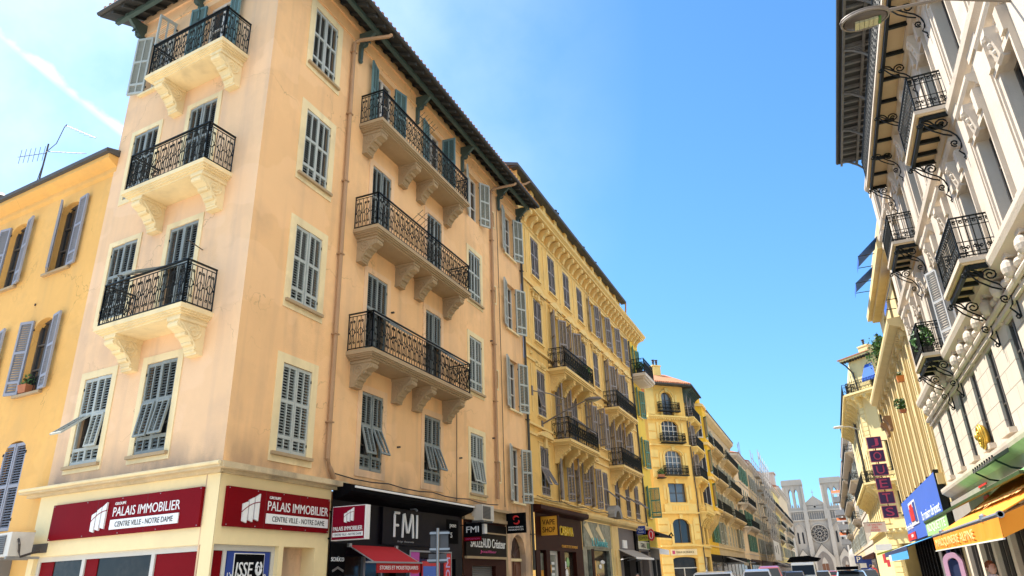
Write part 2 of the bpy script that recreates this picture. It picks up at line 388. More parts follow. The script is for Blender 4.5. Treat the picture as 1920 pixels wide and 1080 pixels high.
# ------------------------------------------------------------------ shutters and windows
def slats(mb, x0, x1, z0, z1, step=.05, t=.015):
    n = max(1, int((z1 - z0) / step)); st = (z1 - z0) / n
    for k in range(n):
        z = z0 + k * st
        a, b = (-t, z + .004), (t, z + st * .60); h = .006
        mb.add([(x0, a[0], a[1]), (x1, a[0], a[1]), (x1, b[0], b[1]), (x0, b[0], b[1]),
                (x0, a[0], a[1] + h), (x1, a[0], a[1] + h), (x1, b[0], b[1] + h), (x0, b[0], b[1] + h)],
               [(0, 1, 2, 3), (4, 7, 6, 5), (0, 4, 5, 1), (3, 2, 6, 7)])
def panel(mb, x0, x1, z0, z1, mid=True, step=.05):
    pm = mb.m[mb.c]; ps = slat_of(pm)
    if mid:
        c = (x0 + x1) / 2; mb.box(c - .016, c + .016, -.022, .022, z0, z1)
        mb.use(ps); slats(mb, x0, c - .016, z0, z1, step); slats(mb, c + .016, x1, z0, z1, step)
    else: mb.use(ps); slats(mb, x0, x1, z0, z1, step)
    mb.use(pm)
def leaf_fn(w, h, side, splits, skip, mid, step):
    def fn(mb):
        x0, x1 = (0, w) if side > 0 else (-w, 0)
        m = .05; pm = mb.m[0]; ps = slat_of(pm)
        mb.box(x0, x0 + m, -.025, .025, 0, h); mb.box(x1 - m, x1, -.025, .025, 0, h)
        zs = [0] + [s * h for s in splits] + [h]
        for i, z in enumerate(zs):
            lo = z - .035 if 0 < i < len(zs) - 1 else (z if i == 0 else z - .07)
            mb.box(x0 + m, x1 - m, -.024, .024, lo, lo + .07)
        for i in range(len(zs) - 1):
            if i == skip: continue
            mb.use(pm)
            panel(mb, x0 + m, x1 - m, zs[i] + (.07 if i == 0 else .035), zs[i + 1] - (.07 if i == len(zs) - 2 else .035), mid, step)
        mb.use(iron)
        for z in (.12 * h, .88 * h):
            xx = x0 if side > 0 else x1
            mb.box(xx - .02, xx + .02, -.04, -.0255, z - .03, z + .03)
    return fn
def flap_fn(w, h, step):
    def fn(mb):
        m = .04
        mb.box(-w / 2, -w / 2 + m, -.02, .02, -h, 0); mb.box(w / 2 - m, w / 2, -.02, .02, -h, 0)
        mb.box(-w / 2 + m, w / 2 - m, -.019, .019, -m, 0); mb.box(-w / 2 + m, w / 2 - m, -.019, .019, -h, -h + m)
        panel(mb, -w / 2 + m, w / 2 - m, -h + m, -m, True, step)
    return fn
def sash_fn(w, h, rows=3, rise=0):
    def fn(mb):
        def bar(x0, x1, z0, z1, y=0): mb.box(x0, x1, -.03 + y, .03 + y, z0, z1)
        ht = h
        bar(-w / 2, -w / 2 + .06, 0, ht); bar(w / 2 - .06, w / 2, 0, ht); bar(-.05, .05, 0, ht, -.004)
        bar(-w / 2 + .06, w / 2 - .06, 0, .08, .003); bar(-w / 2 + .06, w / 2 - .06, ht - .07, ht, .003)
        for k in range(1, rows):
            z = ht * k / rows; bar(-w / 2 + .06, w / 2 - .06, z - .018, z + .018, .006)
        mb.use(glass); mb.box(-w / 2, w / 2, .02, .05, 0, ht)
    return fn
def ring(mb, w, h, b, y0, y1, bottom=True, zb=0):
    mb.box(-w / 2 - b, -w / 2, y0, y1, zb - (b if bottom else 0), h + b); mb.box(w / 2, w / 2 + b, y0, y1, zb - (b if bottom else 0), h + b)
    mb.box(-w / 2, w / 2, y0, y1, h, h + b)
    if bottom: mb.box(-w / 2, w / 2, y0, y1, zb - b, zb)
SPL = (.17, .57)
def window(F, x, z, w, h, state='closed', sm=None, sur=None, b=.18, sill=None, flap=(0, 0), ang=(172, 172), dep=.17, fr=None, rows=3, name='window',
           splits=SPL, mid=True, step=.058, lw=None, bottom=True, hood=None, surd=.02, leaf=True):
    sm = sm or shut_grey; fr = fr or (frame_dark if state == 'closed' else frame_white)
    W = F.inst(name, cached(('window', w, h, rows, fr.name), sash_fn(w, h, rows), fr), x, dep, z)
    if sur: inst('surround', cached(('surround', w, h, b, bottom, sur.name, surd), lambda mb: ring(mb, w, h, b, -surd, -.0005, bottom), sur), W, (0, -dep, 0))
    if sill: inst('sill', cached(('sill', w, b, sill.name), lambda mb: (mb.box(-w / 2 - b * .8, w / 2 + b * .8, -.09, 0.1, -.07, -.004)), sill), W, (0, -dep, 0))
    if hood: inst('hood', hood, W, (0, -dep, h))
    if state == 'glass' or not leaf: return W
    l2 = lw or w / 2
    for side in (1, -1):
        fl = flap[0] if side > 0 else flap[1]
        skip = 1 if fl else -1
        me = cached(('shutter', l2, h, side, splits, skip, mid, step, sm.name), leaf_fn(l2 - .004, h - .02, side, splits, skip, mid, step), sm)
        hx = -side * w / 2
        if state == 'closed': o = inst('shutter', me, W, (hx, .03 - dep, .01), -side * radians(random.choice((0, 0, 0, 1.5, 3))))
        else:
            a = (ang[0] if side > 0 else ang[1]) + random.uniform(-7, 5)
            o = inst('shutter', me, W, (hx, -.035 - dep, .01), -side * radians(a))
        if fl:
            ph = h * (splits[1] - splits[0]) - .05
            me = cached(('flap', l2, ph, sm.name, step), flap_fn(l2 - .09, ph, step), sm)
            inst('shutter_flap', me, W, (hx + side * l2 / 2, -.01 - dep, h * splits[1] - .03), 0, -radians(fl))
    return W

# ------------------------------------------------------------------ ironwork
def spiral(cx, cz, r0, r1, a0, turns, n):
    return [(cx + (r0 + (r1 - r0) * k / n) * cos(a0 + 2 * pi * turns * k / n), cz + (r0 + (r1 - r0) * k / n) * sin(a0 + 2 * pi * turns * k / n)) for k in range(n + 1)]
def scroll_unit(s, h, kind):
    """list of 2D paths inside one unit of width s, height h"""
    P = []
    if kind == 'scroll':
        r = s * .30
        for m in (0, 1):
            f = (lambda x: x) if m == 0 else (lambda x: s * 2 - x)
            a = spiral(s * .56, h * .79, r * .25, r, 0, 1.25, 11); c = spiral(s * .50, h * .22, r, r * .25, pi * .5, -1.25, 11)
            P.append([(f(x), z) for x, z in a + [(s * .30, h * .60), (s * .62, h * .42)] + c])
            P.append([(f(x), z) for x, z in spiral(s * .34, h * .50, r * .7, r * .2, pi * 1.2, 1.0, 7)])
        P.append([(s, .05), (s, h * .94)])
        P.append([(0, .05), (0, h * .94)])
        P.append([(s * 2 - s * .3, h * .5), (s, h * .62), (s * .3, h * .5), (s, h * .38), (s * 2 - s * .3, h * .5)])
    elif kind == 'grid':
        r = s * .42
        P.append([(0, .04), (0, h)]); P.append([(s, .04), (s, h)])
        P.append([(0, h * .78), (2 * s, h * .78)]); P.append([(0, h * .40), (2 * s, h * .40)]); P.append([(0, h * .14), (2 * s, h * .14)])
        for cx in (s * .5, s * 1.5):
            P.append(spiral(cx, h * .89, r * .8, r * .25, pi * .5, 1.3, 10))
        P.append(spiral(s * .5, h * .27, r * .25, r * .8, 0, 1.25, 9) + spiral(s * 1.5, h * .27, r * .8, r * .25, pi, 1.25, 9))
        P.append(spiral(s, h * .20, s * .5, s * .12, 0, 1.1, 9))
    elif kind == 'dense':
        P.append([(0, .04), (0, h)]); P.append([(s, .04), (s, h)])
        P.append(spiral(s * .5, h * .72, s * .40, s * .1, 0, 1.4, 9)); P.append(spiral(s * 1.5, h * .72, s * .40, s * .1, pi, -1.4, 9))
        P.append(spiral(s * .5, h * .30, s * .40, s * .1, pi, -1.4, 9)); P.append(spiral(s * 1.5, h * .30, s * .40, s * .1, 0, 1.4, 9))
        P.append([(s, h * .1), (s * .4, h * .5), (s, h * .9), (s * 1.6, h * .5), (s, h * .1)])
    else:
        P.append([(0, .04), (0, h)]); P.append([(s, .04), (s, h)])
    return P
def rail_run(mb, p, q, h, kind, s=.13, r=.010, ends=True):
    p, q = Vector(p), Vector(q); L_ = (q - p).length; d = (q - p) / L_
    n = max(1, round(L_ / (2 * s))); s = L_ / n / 2
    U = scroll_unit(s, h, kind)
    for k in range(n):
        for path in U:
            mb.tube([p + d * (x + 2 * s * k) + Vector((0, 0, z)) for x, z in path], r, 4, cap=False)
    M = Matrix.Translation(p) @ Matrix(((d.x, -d.y, 0, 0), (d.y, d.x, 0, 0), (0, 0, 1, 0), (0, 0, 0, 1)))
    mb.bx((L_ / 2, 0, h + .01), L_ + .03, .05, .025, M); mb.bx((L_ / 2, 0, .055), L_, .03, .02, M)
    if kind != 'bars': mb.bx((L_ / 2, 0, h * .935), L_, .02, .014, M)
    for t in (0, L_): mb.bx((t, 0, h / 2), .03, .03, h, M)
def railing(name, parent, x0, x1, proj, h, kind='scroll', s=.13, r=.010, m=None, z=0, sides=True, ins=.06, belly=0):
    key = ('railing', round(x1 - x0, 2), proj, h, kind, s, r, (m or iron).name, sides)
    def fn(mb):
        X = (x1 - x0) / 2 - ins
        if sides:
            rail_run(mb, (-X, 0, 0), (-X, -proj + ins, 0), h, kind, s, r)
            rail_run(mb, (X, -proj + ins, 0), (X, 0, 0), h, kind, s, r)
        rail_run(mb, (-X, -proj + ins, 0), (X, -proj + ins, 0), h, kind, s, r)
    return inst(name, cached(key, fn, m or iron), parent, ((x0 + x1) / 2 if parent is None else 0, 0, z))
def corbel_fn(w, d, h, sp=True):
    def fn(mb):
        prof = [(0, 0), (-d, 0), (-d * 1.02, -h * .13), (-d * .97, -h * .17), (-d * 1.0, -h * .25), (-d * .90, -h * .36), (-d * .74, -h * .42), (-d * .62, -h * .47),
                (-d * .56, -h * .58), (-d * .46, -h * .66), (-d * .36, -h * .74), (-d * .33, -h * .86), (-d * .22, -h * .93), (-d * .20, -h), (0, -h)]
        mb.prism(prof, -w / 2, w / 2)
        mb.box(-w / 2 - .03, w / 2 + .03, -d - .03, 0, -h * .115, -.003)
        mb.box(-w / 2 - .015, w / 2 + .015, -d * .26, 0, -h * 1.04, -h * .95)
        for k, (y, z, r) in enumerate(((-d * .95, -h * .24, .07), (-d * .66, -h * .46, .055), (-d * .40, -h * .70, .05), (-d * .26, -h * .92, .04))):
            mb.tube([(-w / 2 + .015, y, z), (w / 2 - .015, y, z)], r, 8)
        if sp:
            for x in (-w / 2, w / 2):
                sg = -1 if x < 0 else 1
                mb.tube([(x + sg * .004, -d * .42 + y, -h * .38 + z) for y, z in spiral(0, 0, .02, d * .30, 0, 2.2, 22)], .018, 5)
                mb.tube([(x + sg * .004, y * 1, z) for y, z in ((-d * .9, -h * .2), (-d * .72, -h * .36), (-d * .55, -h * .52), (-d * .4, -h * .68), (-d * .28, -h * .84))], .02, 5)
    return fn
def slab_fn(w, p, steps):
    def fn(mb):
        for ins, z0, z1 in steps: mb.box(-w / 2 + ins, w / 2 - ins, -p + ins, -.0005, z0, z1)
    return fn
LBSLAB = ((0, -.10, 0), (.035, -.135, -.1005), (.075, -.17, -.1355), (.13, -.21, -.1705))
def balcony(F, x0, x1, z, p=.77, sm=None, cm=None, corb=(), cw=.30, cd=.58, ch=.62, kind='scroll', rs=.13, rr=.0105, h=.95, rm=None, steps=LBSLAB, label=None):
    sm = sm or cream; cm = cm or sm
    w = x1 - x0
    B = F.inst('balcony', cached(('balcony', round(w, 2), p, sm.name, steps), slab_fn(w, p, steps), sm), (x0 + x1) / 2, 0, z)
    if label: B['label'] = label
    railing('railing', B, x0, x1, p, h, kind, rs, rr, rm)
    for c in corb:
        inst('corbel', cached(('corbel', cw, cd, ch, cm.name), corbel_fn(cw, cd, ch), cm), B, (c - (x0 + x1) / 2, 0, steps[-1][1]))
    return B
def leafclump(mb, c, r, n, size, m1, m2, sq=(1, 1, 1)):
    for _ in range(n):
        while True:
            v = Vector((random.uniform(-1, 1), random.uniform(-1, 1), random.uniform(-1, 1)))
            if v.length < 1: break
        p = Vector((c[0] + v.x * r * sq[0], c[1] + v.y * r * sq[1], c[2] + v.z * r * sq[2]))
        a = Vector((random.gauss(0, 1), random.gauss(0, 1), random.gauss(0, 1) + .3)).normalized() * size * random.uniform(.6, 1.3)
        b = a.cross(Vector((random.gauss(0, 1), random.gauss(0, 1), random.gauss(0, 1)))).normalized() * size * .4
        mb.use(m1 if random.random() < .55 else m2)
        mb.quad(p - a, p + b, p + a, p - b)
def pot_plant(name, label, cat, loc, w, h, fr, n, size=.09, planter=None, group=None, rz=0, sq=(1, 1, 1)):
    t = thing(name, label, cat, loc, rz, group)
    mb = MB(planter or pot); mb.frustum((-w / 2 * .8, w / 2 * .8, -.12, .12), (-w / 2, w / 2, -.15, .15), 0, h); part('pot', mb, t)
    mb = MB(leafm, leafm2)
    for _ in range(max(2, int(w * 5))):
        x = random.uniform(-w / 2, w / 2)
        mb.use(leafm2); mb.tube([(x, 0, h * .9), (x * 1.2, random.uniform(-.1, .1), h + fr)], .008, 4)
    leafclump(mb, (0, 0, h + fr * .8), fr, n, size, leafm, leafm2, sq)
    part('foliage', mb, t)
    return t
# ================================================================== ground
mb = MB(asphalt); mb.quad((-400, -300, 0), (400, -300, 0), (400, 900, 0), (-400, 900, 0)); ground('road', mb)
mb = MB(paving)
for x0, x1 in ((-60, -6.6), (1.6, 60)):
    mb.box(x0, x1, -60, 252, .002, .13)
ground('pavement', mb)
mb = MB(white_paint)
for k in range(40): mb.box(-2.55, -2.42, 4 + k * 6, 7 + k * 6, .003, .006)
ground('road_marking', mb)

# ================================================================== peach corner building
LB = building('peach five storey corner building with grey blue shutters and scrolled balconies', -10, 10.13, pi / 2)
RN = radians(-5.547)
LN = Fac(LB.root, -10, 10.13, RN, 0, 0, RN - pi / 2)
ROWZ = (4.24, 7.54, 10.77, 14.02)
FL = (6.95, 10.28, 13.58)
ops = []
for z in ROWZ: ops.append((1.85 - .48, 1.85 + .48, z, z + 1.88))
for x in (4.77, 7.87):
    ops.append((x - .48, x + .48, 4.24, 6.14))
    for z in FL: ops.append((x - .48, x + .48, z + .005, z + 2.40))
for z in ROWZ: ops.append((10.85 - .48, 10.85 + .48, z, z + 1.88))
for z in (4.24, 7.56, 10.7, 13.9): ops.append((14.17 - .45, 14.17 + .45, z, z + 1.95))
for z in (4.8, 8.05, 11.35, 14.55): ops.append((12.48, 12.68, z, z + .66))
mb = MB(peach); wall_mb(mb, 0, 15.36, 3.70, 16.95, ops, .22); LB.part('wall', mb)
ops = []
for z in ROWZ: ops.append((-4.78, -3.82, z, z + 1.92))
ops.append((-2.65, -1.69, 4.24, 6.16))
for z in FL: ops.append((-2.65, -1.69, z + .005, z + 2.42))
mb = MB(peach2); wall_mb(mb, -5.42, -.0005, 3.70, 16.95, ops, .22); LN.part('wall', mb)
mb = MB(peach2); mb.quad((-5.42, 0, 3), (-5.42, 6, 3), (-5.42, 6, 16.95), (-5.42, 0, 16.95)); LN.part('side_wall', mb)
# string courses under the eaves
mb = MB(peach); mb.box(.0, 15.36, -.05, -.001, 16.62, 16.80); mb.box(.0, 15.36, -.035, -.001, 16.18, 16.26); LB.part('frieze', mb)
mb = MB(peach2); mb.box(-5.42, .05, -.05, -.001, 16.62, 16.80); mb.box(-5.42, .035, -.035, -.001, 16.18, 16.26); LN.part('frieze', mb)
# windows of the street front
for i, z in enumerate(ROWZ):
    window(LB, 1.85, z, .96, 1.88, 'closed', sur=cream, b=.20, sill=stone)
    fl = (0, 0)
    if i < 3: window(LB, 10.85, z, .96, 1.88, 'closed', sur=cream, b=.17, sill=stone, flap=((12, 8), (0, 0), (0, 0))[i])
    else: window(LB, 10.85, z, .96, 1.88, 'open', ang=(160, 158))
window(LB, 4.77, 4.24, .96, 1.9, 'closed', sm=shut_old, sur=peach2, b=.17, flap=(16, 24)); window(LB, 7.87, 4.24, .96, 1.9, 'closed', sm=shut_old, sur=peach2, b=.17, flap=(14, 22))
DS = (.14, .60)
for i, z in enumerate(FL):
    for x in (4.77, 7.87):
        if i == 0: window(LB, x, z + .005, .96, 2.4, 'closed', sm=shut_old, sur=peach2, b=.16, flap=(52, 52), splits=DS, bottom=False)
        elif i == 1: window(LB, x, z + .005, .96, 2.4, 'closed', sm=shut_old, sur=peach2, b=.16, splits=DS, bottom=False)
        else: window(LB, x, z + .005, .96, 2.4, 'open', sm=shut_teal, ang=(172, 170 if x < 6 else 100), splits=DS)
for z in (4.24, 7.56, 10.7, 13.9): window(LB, 14.17, z, .90, 1.95, 'open', sill=cream, ang=(166, 158), lw=.52)
for z in (4.8, 8.05, 11.35, 14.55):
    mb = MB(dark_in); mb.box(-.1, .1, 0, .02, 0, .66); mb.use(cream); mb.box(-.15, -.1, -.22, -.2, -.05, .71); mb.box(.1, .15, -.22, -.2, -.05, .71); mb.box(-.1, .1, -.22, -.2, .66, .71); mb.box(-.1, .1, -.22, -.2, -.05, 0)
    LB.part('slit_window', mb, 12.58, .2, z)
# windows of the side front
window(LN, -4.3, ROWZ[0], .96, 1.92, 'closed', sur=cream, b=.16, sill=stone, flap=(50, 6)); window(LN, -2.17, ROWZ[0], .96, 1.92, 'closed', sm=shut_old, sur=cream, b=.16, sill=stone, flap=(8, 10))
for z in ROWZ[1:3]: window(LN, -4.3, z, .96, 1.92, 'closed', sm=shut_old, sur=cream, b=.13)
window(LN, -4.3, ROWZ[3], .96, 1.92, 'open', sill=cream, ang=(160, 85))
window(LN, -2.17, FL[0] + .005, .96, 2.42, 'closed', sm=shut_old, sur=cream, b=.14, flap=(62, 0), splits=DS, bottom=False)
window(LN, -2.17, FL[1] + .005, .96, 2.42, 'closed', sm=shut_old, sur=cream, b=.14, splits=DS, bottom=False)
window(LN, -2.17, FL[2] + .005, .96, 2.42, 'open', sm=shut_teal, ang=(172, 172), splits=DS)
# balconies
for z in FL:
    balcony(LB, 3.53, 8.97, z, .77, stone, stone, (3.90, 5.78, 6.85, 8.62))
    balcony(LN, -3.57, -.81, z, .77, cream, cream, (-3.14, -1.14), cw=.32, cd=.62, ch=.66)
# roof: soffit, rafters, beams, gutter, tiles
out = [(15.25, -.95), (-1.047, -.95), (-.370, 6.014)]; inn = [(15.36, 0), (0, 0), (.575, 5.92)]; rid = [(15.36, 4.5), (4.3, 4.5), (4.6, 6.4)]
zi, zo = 16.95, 16.47
mb = MB(soffit)
for i in range(2):
    a, b, c, d = out[i], out[i + 1], inn[i + 1], inn[i]
    mb.quad((*a, zo), (*b, zo), (*c, zi), (*d, zi))
mb.use(roof_tile)
for i in range(2):
    a, b = out[i], out[i + 1]
    mb.quad((*a, zo + .10), (*rid[i], zo + 2.6), (*rid[i + 1], zo + 2.6), (*b, zo + .10))
mb.use(soffit)
for i in range(2):
    a, b = out[i], out[i + 1]; mb.quad((*a, zo), (*a, zo + .10), (*b, zo + .10), (*b, zo))
mb.quad((*out[0], zo), (*inn[0], zi), (*rid[0], zo + 2.6), (*out[0], zo + .1)); mb.quad((*out[2], zo), (*out[2], zo + .1), (*rid[2], zo + 2.6), (*inn[2], zi))
roof = LB.part('roof', mb)
mb = MB(soffit)
def rafter(mb, p, q, w=.08, h=.10):
    p, q = Vector(p), Vector(q); d = (q - p); n = Vector((-d.y, d.x, 0)).normalized() * w / 2; u = Vector((0, 0, h))
    mb.add([p - n - u, p + n - u, q - n - u, q + n - u, p - n, p + n, q - n, q + n], [(0, 2, 3, 1), (4, 5, 7, 6), (0, 1, 5, 4), (2, 6, 7, 3), (0, 4, 6, 2), (1, 3, 7, 5)])
x = -.3
while x < 15.2:
    rafter(mb, (x, -.02, zi - .015), (x, -.93, zo + .005)); x += .44
dN = Vector((.0967, .9953, 0)); nN = Vector((-.9953, .0967, 0))
t = .15
while t < 5.7:
    p = dN * t; q = p + nN * .93; rafter(mb, (p.x, p.y, zi - .015), (q.x, q.y, zo + .005)); t += .44
part('rafters', mb, roof)
mb = MB(fascia_green)
rafter(mb, (-.5, -.55, zi - .37), (15.2, -.55, zi - .37), .11, .13)
p, q = dN * -.5 + nN * .55, dN * 5.8 + nN * .55; rafter(mb, (p.x, p.y, zi - .37), (q.x, q.y, zi - .37), .11, .13)
part('purlin', mb, roof)
mb = MB(pipe_dark)
mb.tube([(15.25, -1.0, zo + .06), (-1.1, -1.0, zo + .06)], .065, 8); p = (out[1][0] - .05, out[1][1]); q = (out[2][0] - .05, out[2][1])
mb.tube([(*p, zo + .06), (*q, zo + .06)], .065, 8); part('gutter', mb, roof)
mb = MB(roof_tile)
k = -1.0
while k < 15.1: mb.tube([(k, -1.0, zo + .15), (k + .0, -.3, zo + .46)], .07, 6); k += .22
t = -.9
while t < 5.9:
    p = dN * t + nN * 1.0; q = dN * t + nN * .3; mb.tube([(p.x, p.y, zo + .15), (q.x, q.y, zo + .46)], .07, 6); t += .22
part('tiles', mb, roof)
def eave_bracket(mb):
    mb.prism([(0, -.95), (-.09, -.95), (-.11, -.5), (-.55, -.10), (-.62, -.10), (-.62, 0), (0, 0)], -.05, .05)
    mb.tube([(0, y, z) for y, z in spiral(-.20, -.42, .03, .16, 0, 1.5, 12)], .03, 5); mb.sphere((0, -.06, -.98), .07, 8)
eb = cached(('eave_bracket',), eave_bracket, fascia_green)
for x in (3.35, 6.6, 9.85, 13.1, 15.1): inst('eave_bracket', eb, LB.root, LB.l(x, -.001, zi - .38), LB.orz)
for x in (-5.3, -2.9): inst('eave_bracket', eb, LB.root, LN.l(x, -.001, zi - .38), LN.orz)
# rainwater pipes
def pipe(F, x, zt, zb, m, elbow=True, r=.055, foot=None):
    mb = MB(m)
    pts = []
    if elbow: pts += [(x + .55, -.95, zt + .42), (x + .5, -.9, zt + .34), (x + .06, -.2, zt + .1), (x, -.085, zt)]
    else: pts += [(x, -.085, zt)]
    if foot: pts += [(x, -.085, zb + .4), (x + foot * .4, -.085, zb + .2), (x + foot, -.085, zb)]
    else: pts += [(x, -.085, zb)]
    mb.tube(pts, r, 8)
    z = zb + 1.2
    while z < zt: mb.box(x - .075, x + .075, -.15, -.001, z, z + .03); z += 2.1
    return F.part('rain_pipe', mb)
pipe(LB, 2.98, 15.95, 3.9, pipe_tan, foot=.28); pipe(LB, 12.27, 16.0, 4.2, pipe_tan); pipe(LB, 15.30, 16.2, 2.0, pipe_dark, elbow=False)
mb = MB(pipe_dark)
mb.tube([(3.3 + 9 * k / 12, -.06, 4.02 - .05 * abs(sin(k * pi / 3))) for k in range(13)], .014, 4); mb.tube([(12.95, -.03, 4.0), (12.98, -.03, 9), (12.93, -.03, 16.1)], .012, 4); mb.tube([(9.35, -.03, 3.9), (9.37, -.03, 6.6), (9.33, -.03, 6.9)], .012, 4)
LB.part('wall_cable', mb)
# small hooks, drying racks
mb = MB(iron_rust)
for (x, z) in ((5.6, 7.9), (5.5, 8.6), (8.6, 7.9), (12.1, 9.7), (12.1, 6.2), (9.6, 5.2), (6.0, 5.0)): mb.box(x - .025, x + .025, -.09, -.001, z - .02, z + .02)
LB.part('wall_hook', mb)
def rack(F, x, z, n, lab):
    mb = MB(iron_rust)
    mb.tube([(x - .5, -.6, z), (x + .45, -.6, z + .05)], .012, 4)
    for k in range(n): mb.tube([(x - .45 + k * .85 / (n - 1), -.001, z - .4), (x - .45 + k * .85 / (n - 1), -.75, z + .12)], .009, 4)
    return tag(inst('drying_rack', mb.mesh('drying_rack'), None, F.w(0, 0, 0), F.R), lab, 'drying rack', 'drying racks on the peach building')
rack(LB, 6.3, 15.15, 6, 'thin iron drying rack on the street front beside the top balcony doors')
rack(LB, 6.3, 11.7, 5, 'thin iron drying rack on the street front between the third floor balcony doors')
mb = MB(iron_rust); mb.tube([(-1.45, -.001, 8.55), (-.95, -.75, 8.35)], .014, 4); mb.tube([(-3.9, -.001, 8.3), (-3.2, -.7, 8.1)], .012, 4)
mb.tube([(-3.5, -.001, 8.45), (-3.2, -.7, 8.1)], .010, 4)
tag(inst('drying_rack', mb.mesh('drying_rack'), None, LN.w(0, 0, 0), LN.R), 'pair of bare iron rods on the side front above the lowest balcony', 'drying rack', 'drying racks on the peach building')

# ---- ground floor of the corner agency
mb = MB(shopcream)
wall_mb(mb, -5.50, .03, 0, 3.72, [(-5.3, -.28, .35, 2.44)], .16); LN.part('shop_front', mb, 0, -.03, 0)
mb = MB(shopcream); mb.quad((-5.50, -.03, 0), (-5.50, .6, 0), (-5.50, .6, 3.72), (-5.50, -.03, 3.72)); LN.part('shop_side', mb)
mb = MB(shopcream); wall_mb(mb, -.03, 3.27, 0, 3.72, [(.0, 1.70, .35, 2.44), (1.84, 2.82, .13, 2.44)], .16); LB.part('shop_front', mb, 0, -.03, 0)
mb = MB(shopcream); mb.box(1.84, 2.82, .6, .65, .13, 2.44); mb.quad((1.84, .13, .13), (1.84, .6, .13), (1.84, .6, 2.44), (1.84, .13, 2.44)); mb.quad((2.82, .13, .13), (2.82, .13, 2.44), (2.82, .6, 2.44), (2.82, .6, .13)); mb.quad((1.84, .13, 2.44), (1.84, .6, 2.44), (2.82, .6, 2.44), (2.82, .13, 2.44))
mb.use(frame_dark); mb.box(2.0, 2.45, .55, .598, .13, 2.3); LB.part('entrance_recess', mb)
mb = MB(ledge)
mb.box(-5.95, .26, -.27, -.001, 3.725, 3.83); mb.box(-5.9, .12, -.12, -.002, 3.66, 3.7245); LN.part('shop_cornice', mb)
mb = MB(ledge); mb.box(-.24, 3.55, -.27, -.001, 3.727, 3.833); mb.box(-.10, 3.45, -.12, -.002, 3.66, 3.7265); LB.part('shop_cornice', mb)
mb = MB(cream)
mb.tube([(-5.9, -.29, 3.80), (.27, -.29, 3.80)], .035, 6); LN.part('cable_duct', mb)
mb = MB(frame_white)
for x in (-5.3, -3.79, -1.69, -.36): mb.box(x, x + .10, .06, .14, .35, 2.44)
mb.box(-5.2, -.36, .061, .139, 2.34, 2.44)
mb.use(glass_shop); mb.box(-5.2, -.36, .10, .12, .35, 2.34)
mb.use(red_sign)
for a, b in ((-5.2, -4.75), (-3.68, -3.3), (-1.58, -.36)): mb.box(a, b, .085, .097, .35, 2.335)
LN.part('shop_window', mb)
mb = MB(frame_white); mb.box(0, .10, .06, .14, .35, 2.44); mb.box(.34, .42, .06, .14, .35, 2.44); mb.box(1.6, 1.70, .06, .14, .35, 2.44); mb.box(.1, 1.6, .061, .139, 2.34, 2.44)
mb.use(glass_shop); mb.box(.1, 1.6, .10, .12, .35, 2.34); mb.use(red_sign); mb.box(.1, .34, .085, .097, .35, 2.335); LB.part('shop_window', mb)
# poster in the corner window
P = LB.thing('window_poster', 'blue window poster with black panel reading ISSEO beside the agency entrance', 'poster', 1.0, .05, .9)
mb = MB(blue_sign); mb.box(-.56, .56, .0, .03, 0, 1.43); part('backing', mb, P)
mb = MB(white_sign); mb.box(-.40, .40, -.012, -.0005, .25, 1.40); mb.use(black_sign); mb.box(-.385, .385, -.016, -.0125, .265, 1.385); part('black_panel', mb, P)
lettering('ISSE', .44, .25, white_sign, P, (-.13, -.017, 1.12), shear=.12)
mb = MB(white_sign)
mb.tube([(.25 + .075 * cos(a), -.02, 1.14 + .115 * sin(a)) for a in [radians(115 + k * 310 / 16) for k in range(17)]], .022, 6); mb.box(.235, .265, -.03, -.017, .90, 1.03)
mb.tube([(.25 + .035 * cos(a), -.02, 1.12 + .06 * sin(a)) for a in [radians(k * 360 / 12) for k in range(12)]], .010, 5, closed=True); part('ring_logo', mb, P)
lettering("IMMOBILIER D'ENTREPRISE", .48, .035, white_sign, P, (-.06, -.017, .945))
lettering("L'ag", .16, .10, white_sign, P, (-.45, -.002, 1.02)); lettering('équ', .18, .10, white_sign, P, (-.45, -.002, .78)); lettering('é', .06, .1, white_sign, P, (.44, -.002, .8)); lettering('n', .06, .07, white_sign, P, (.44, -.002, 1.0))
mb = MB(pink_ink); mb.box(-.25, .25, -.02, -.0165, .80, .83); part('pink_rule', mb, P)

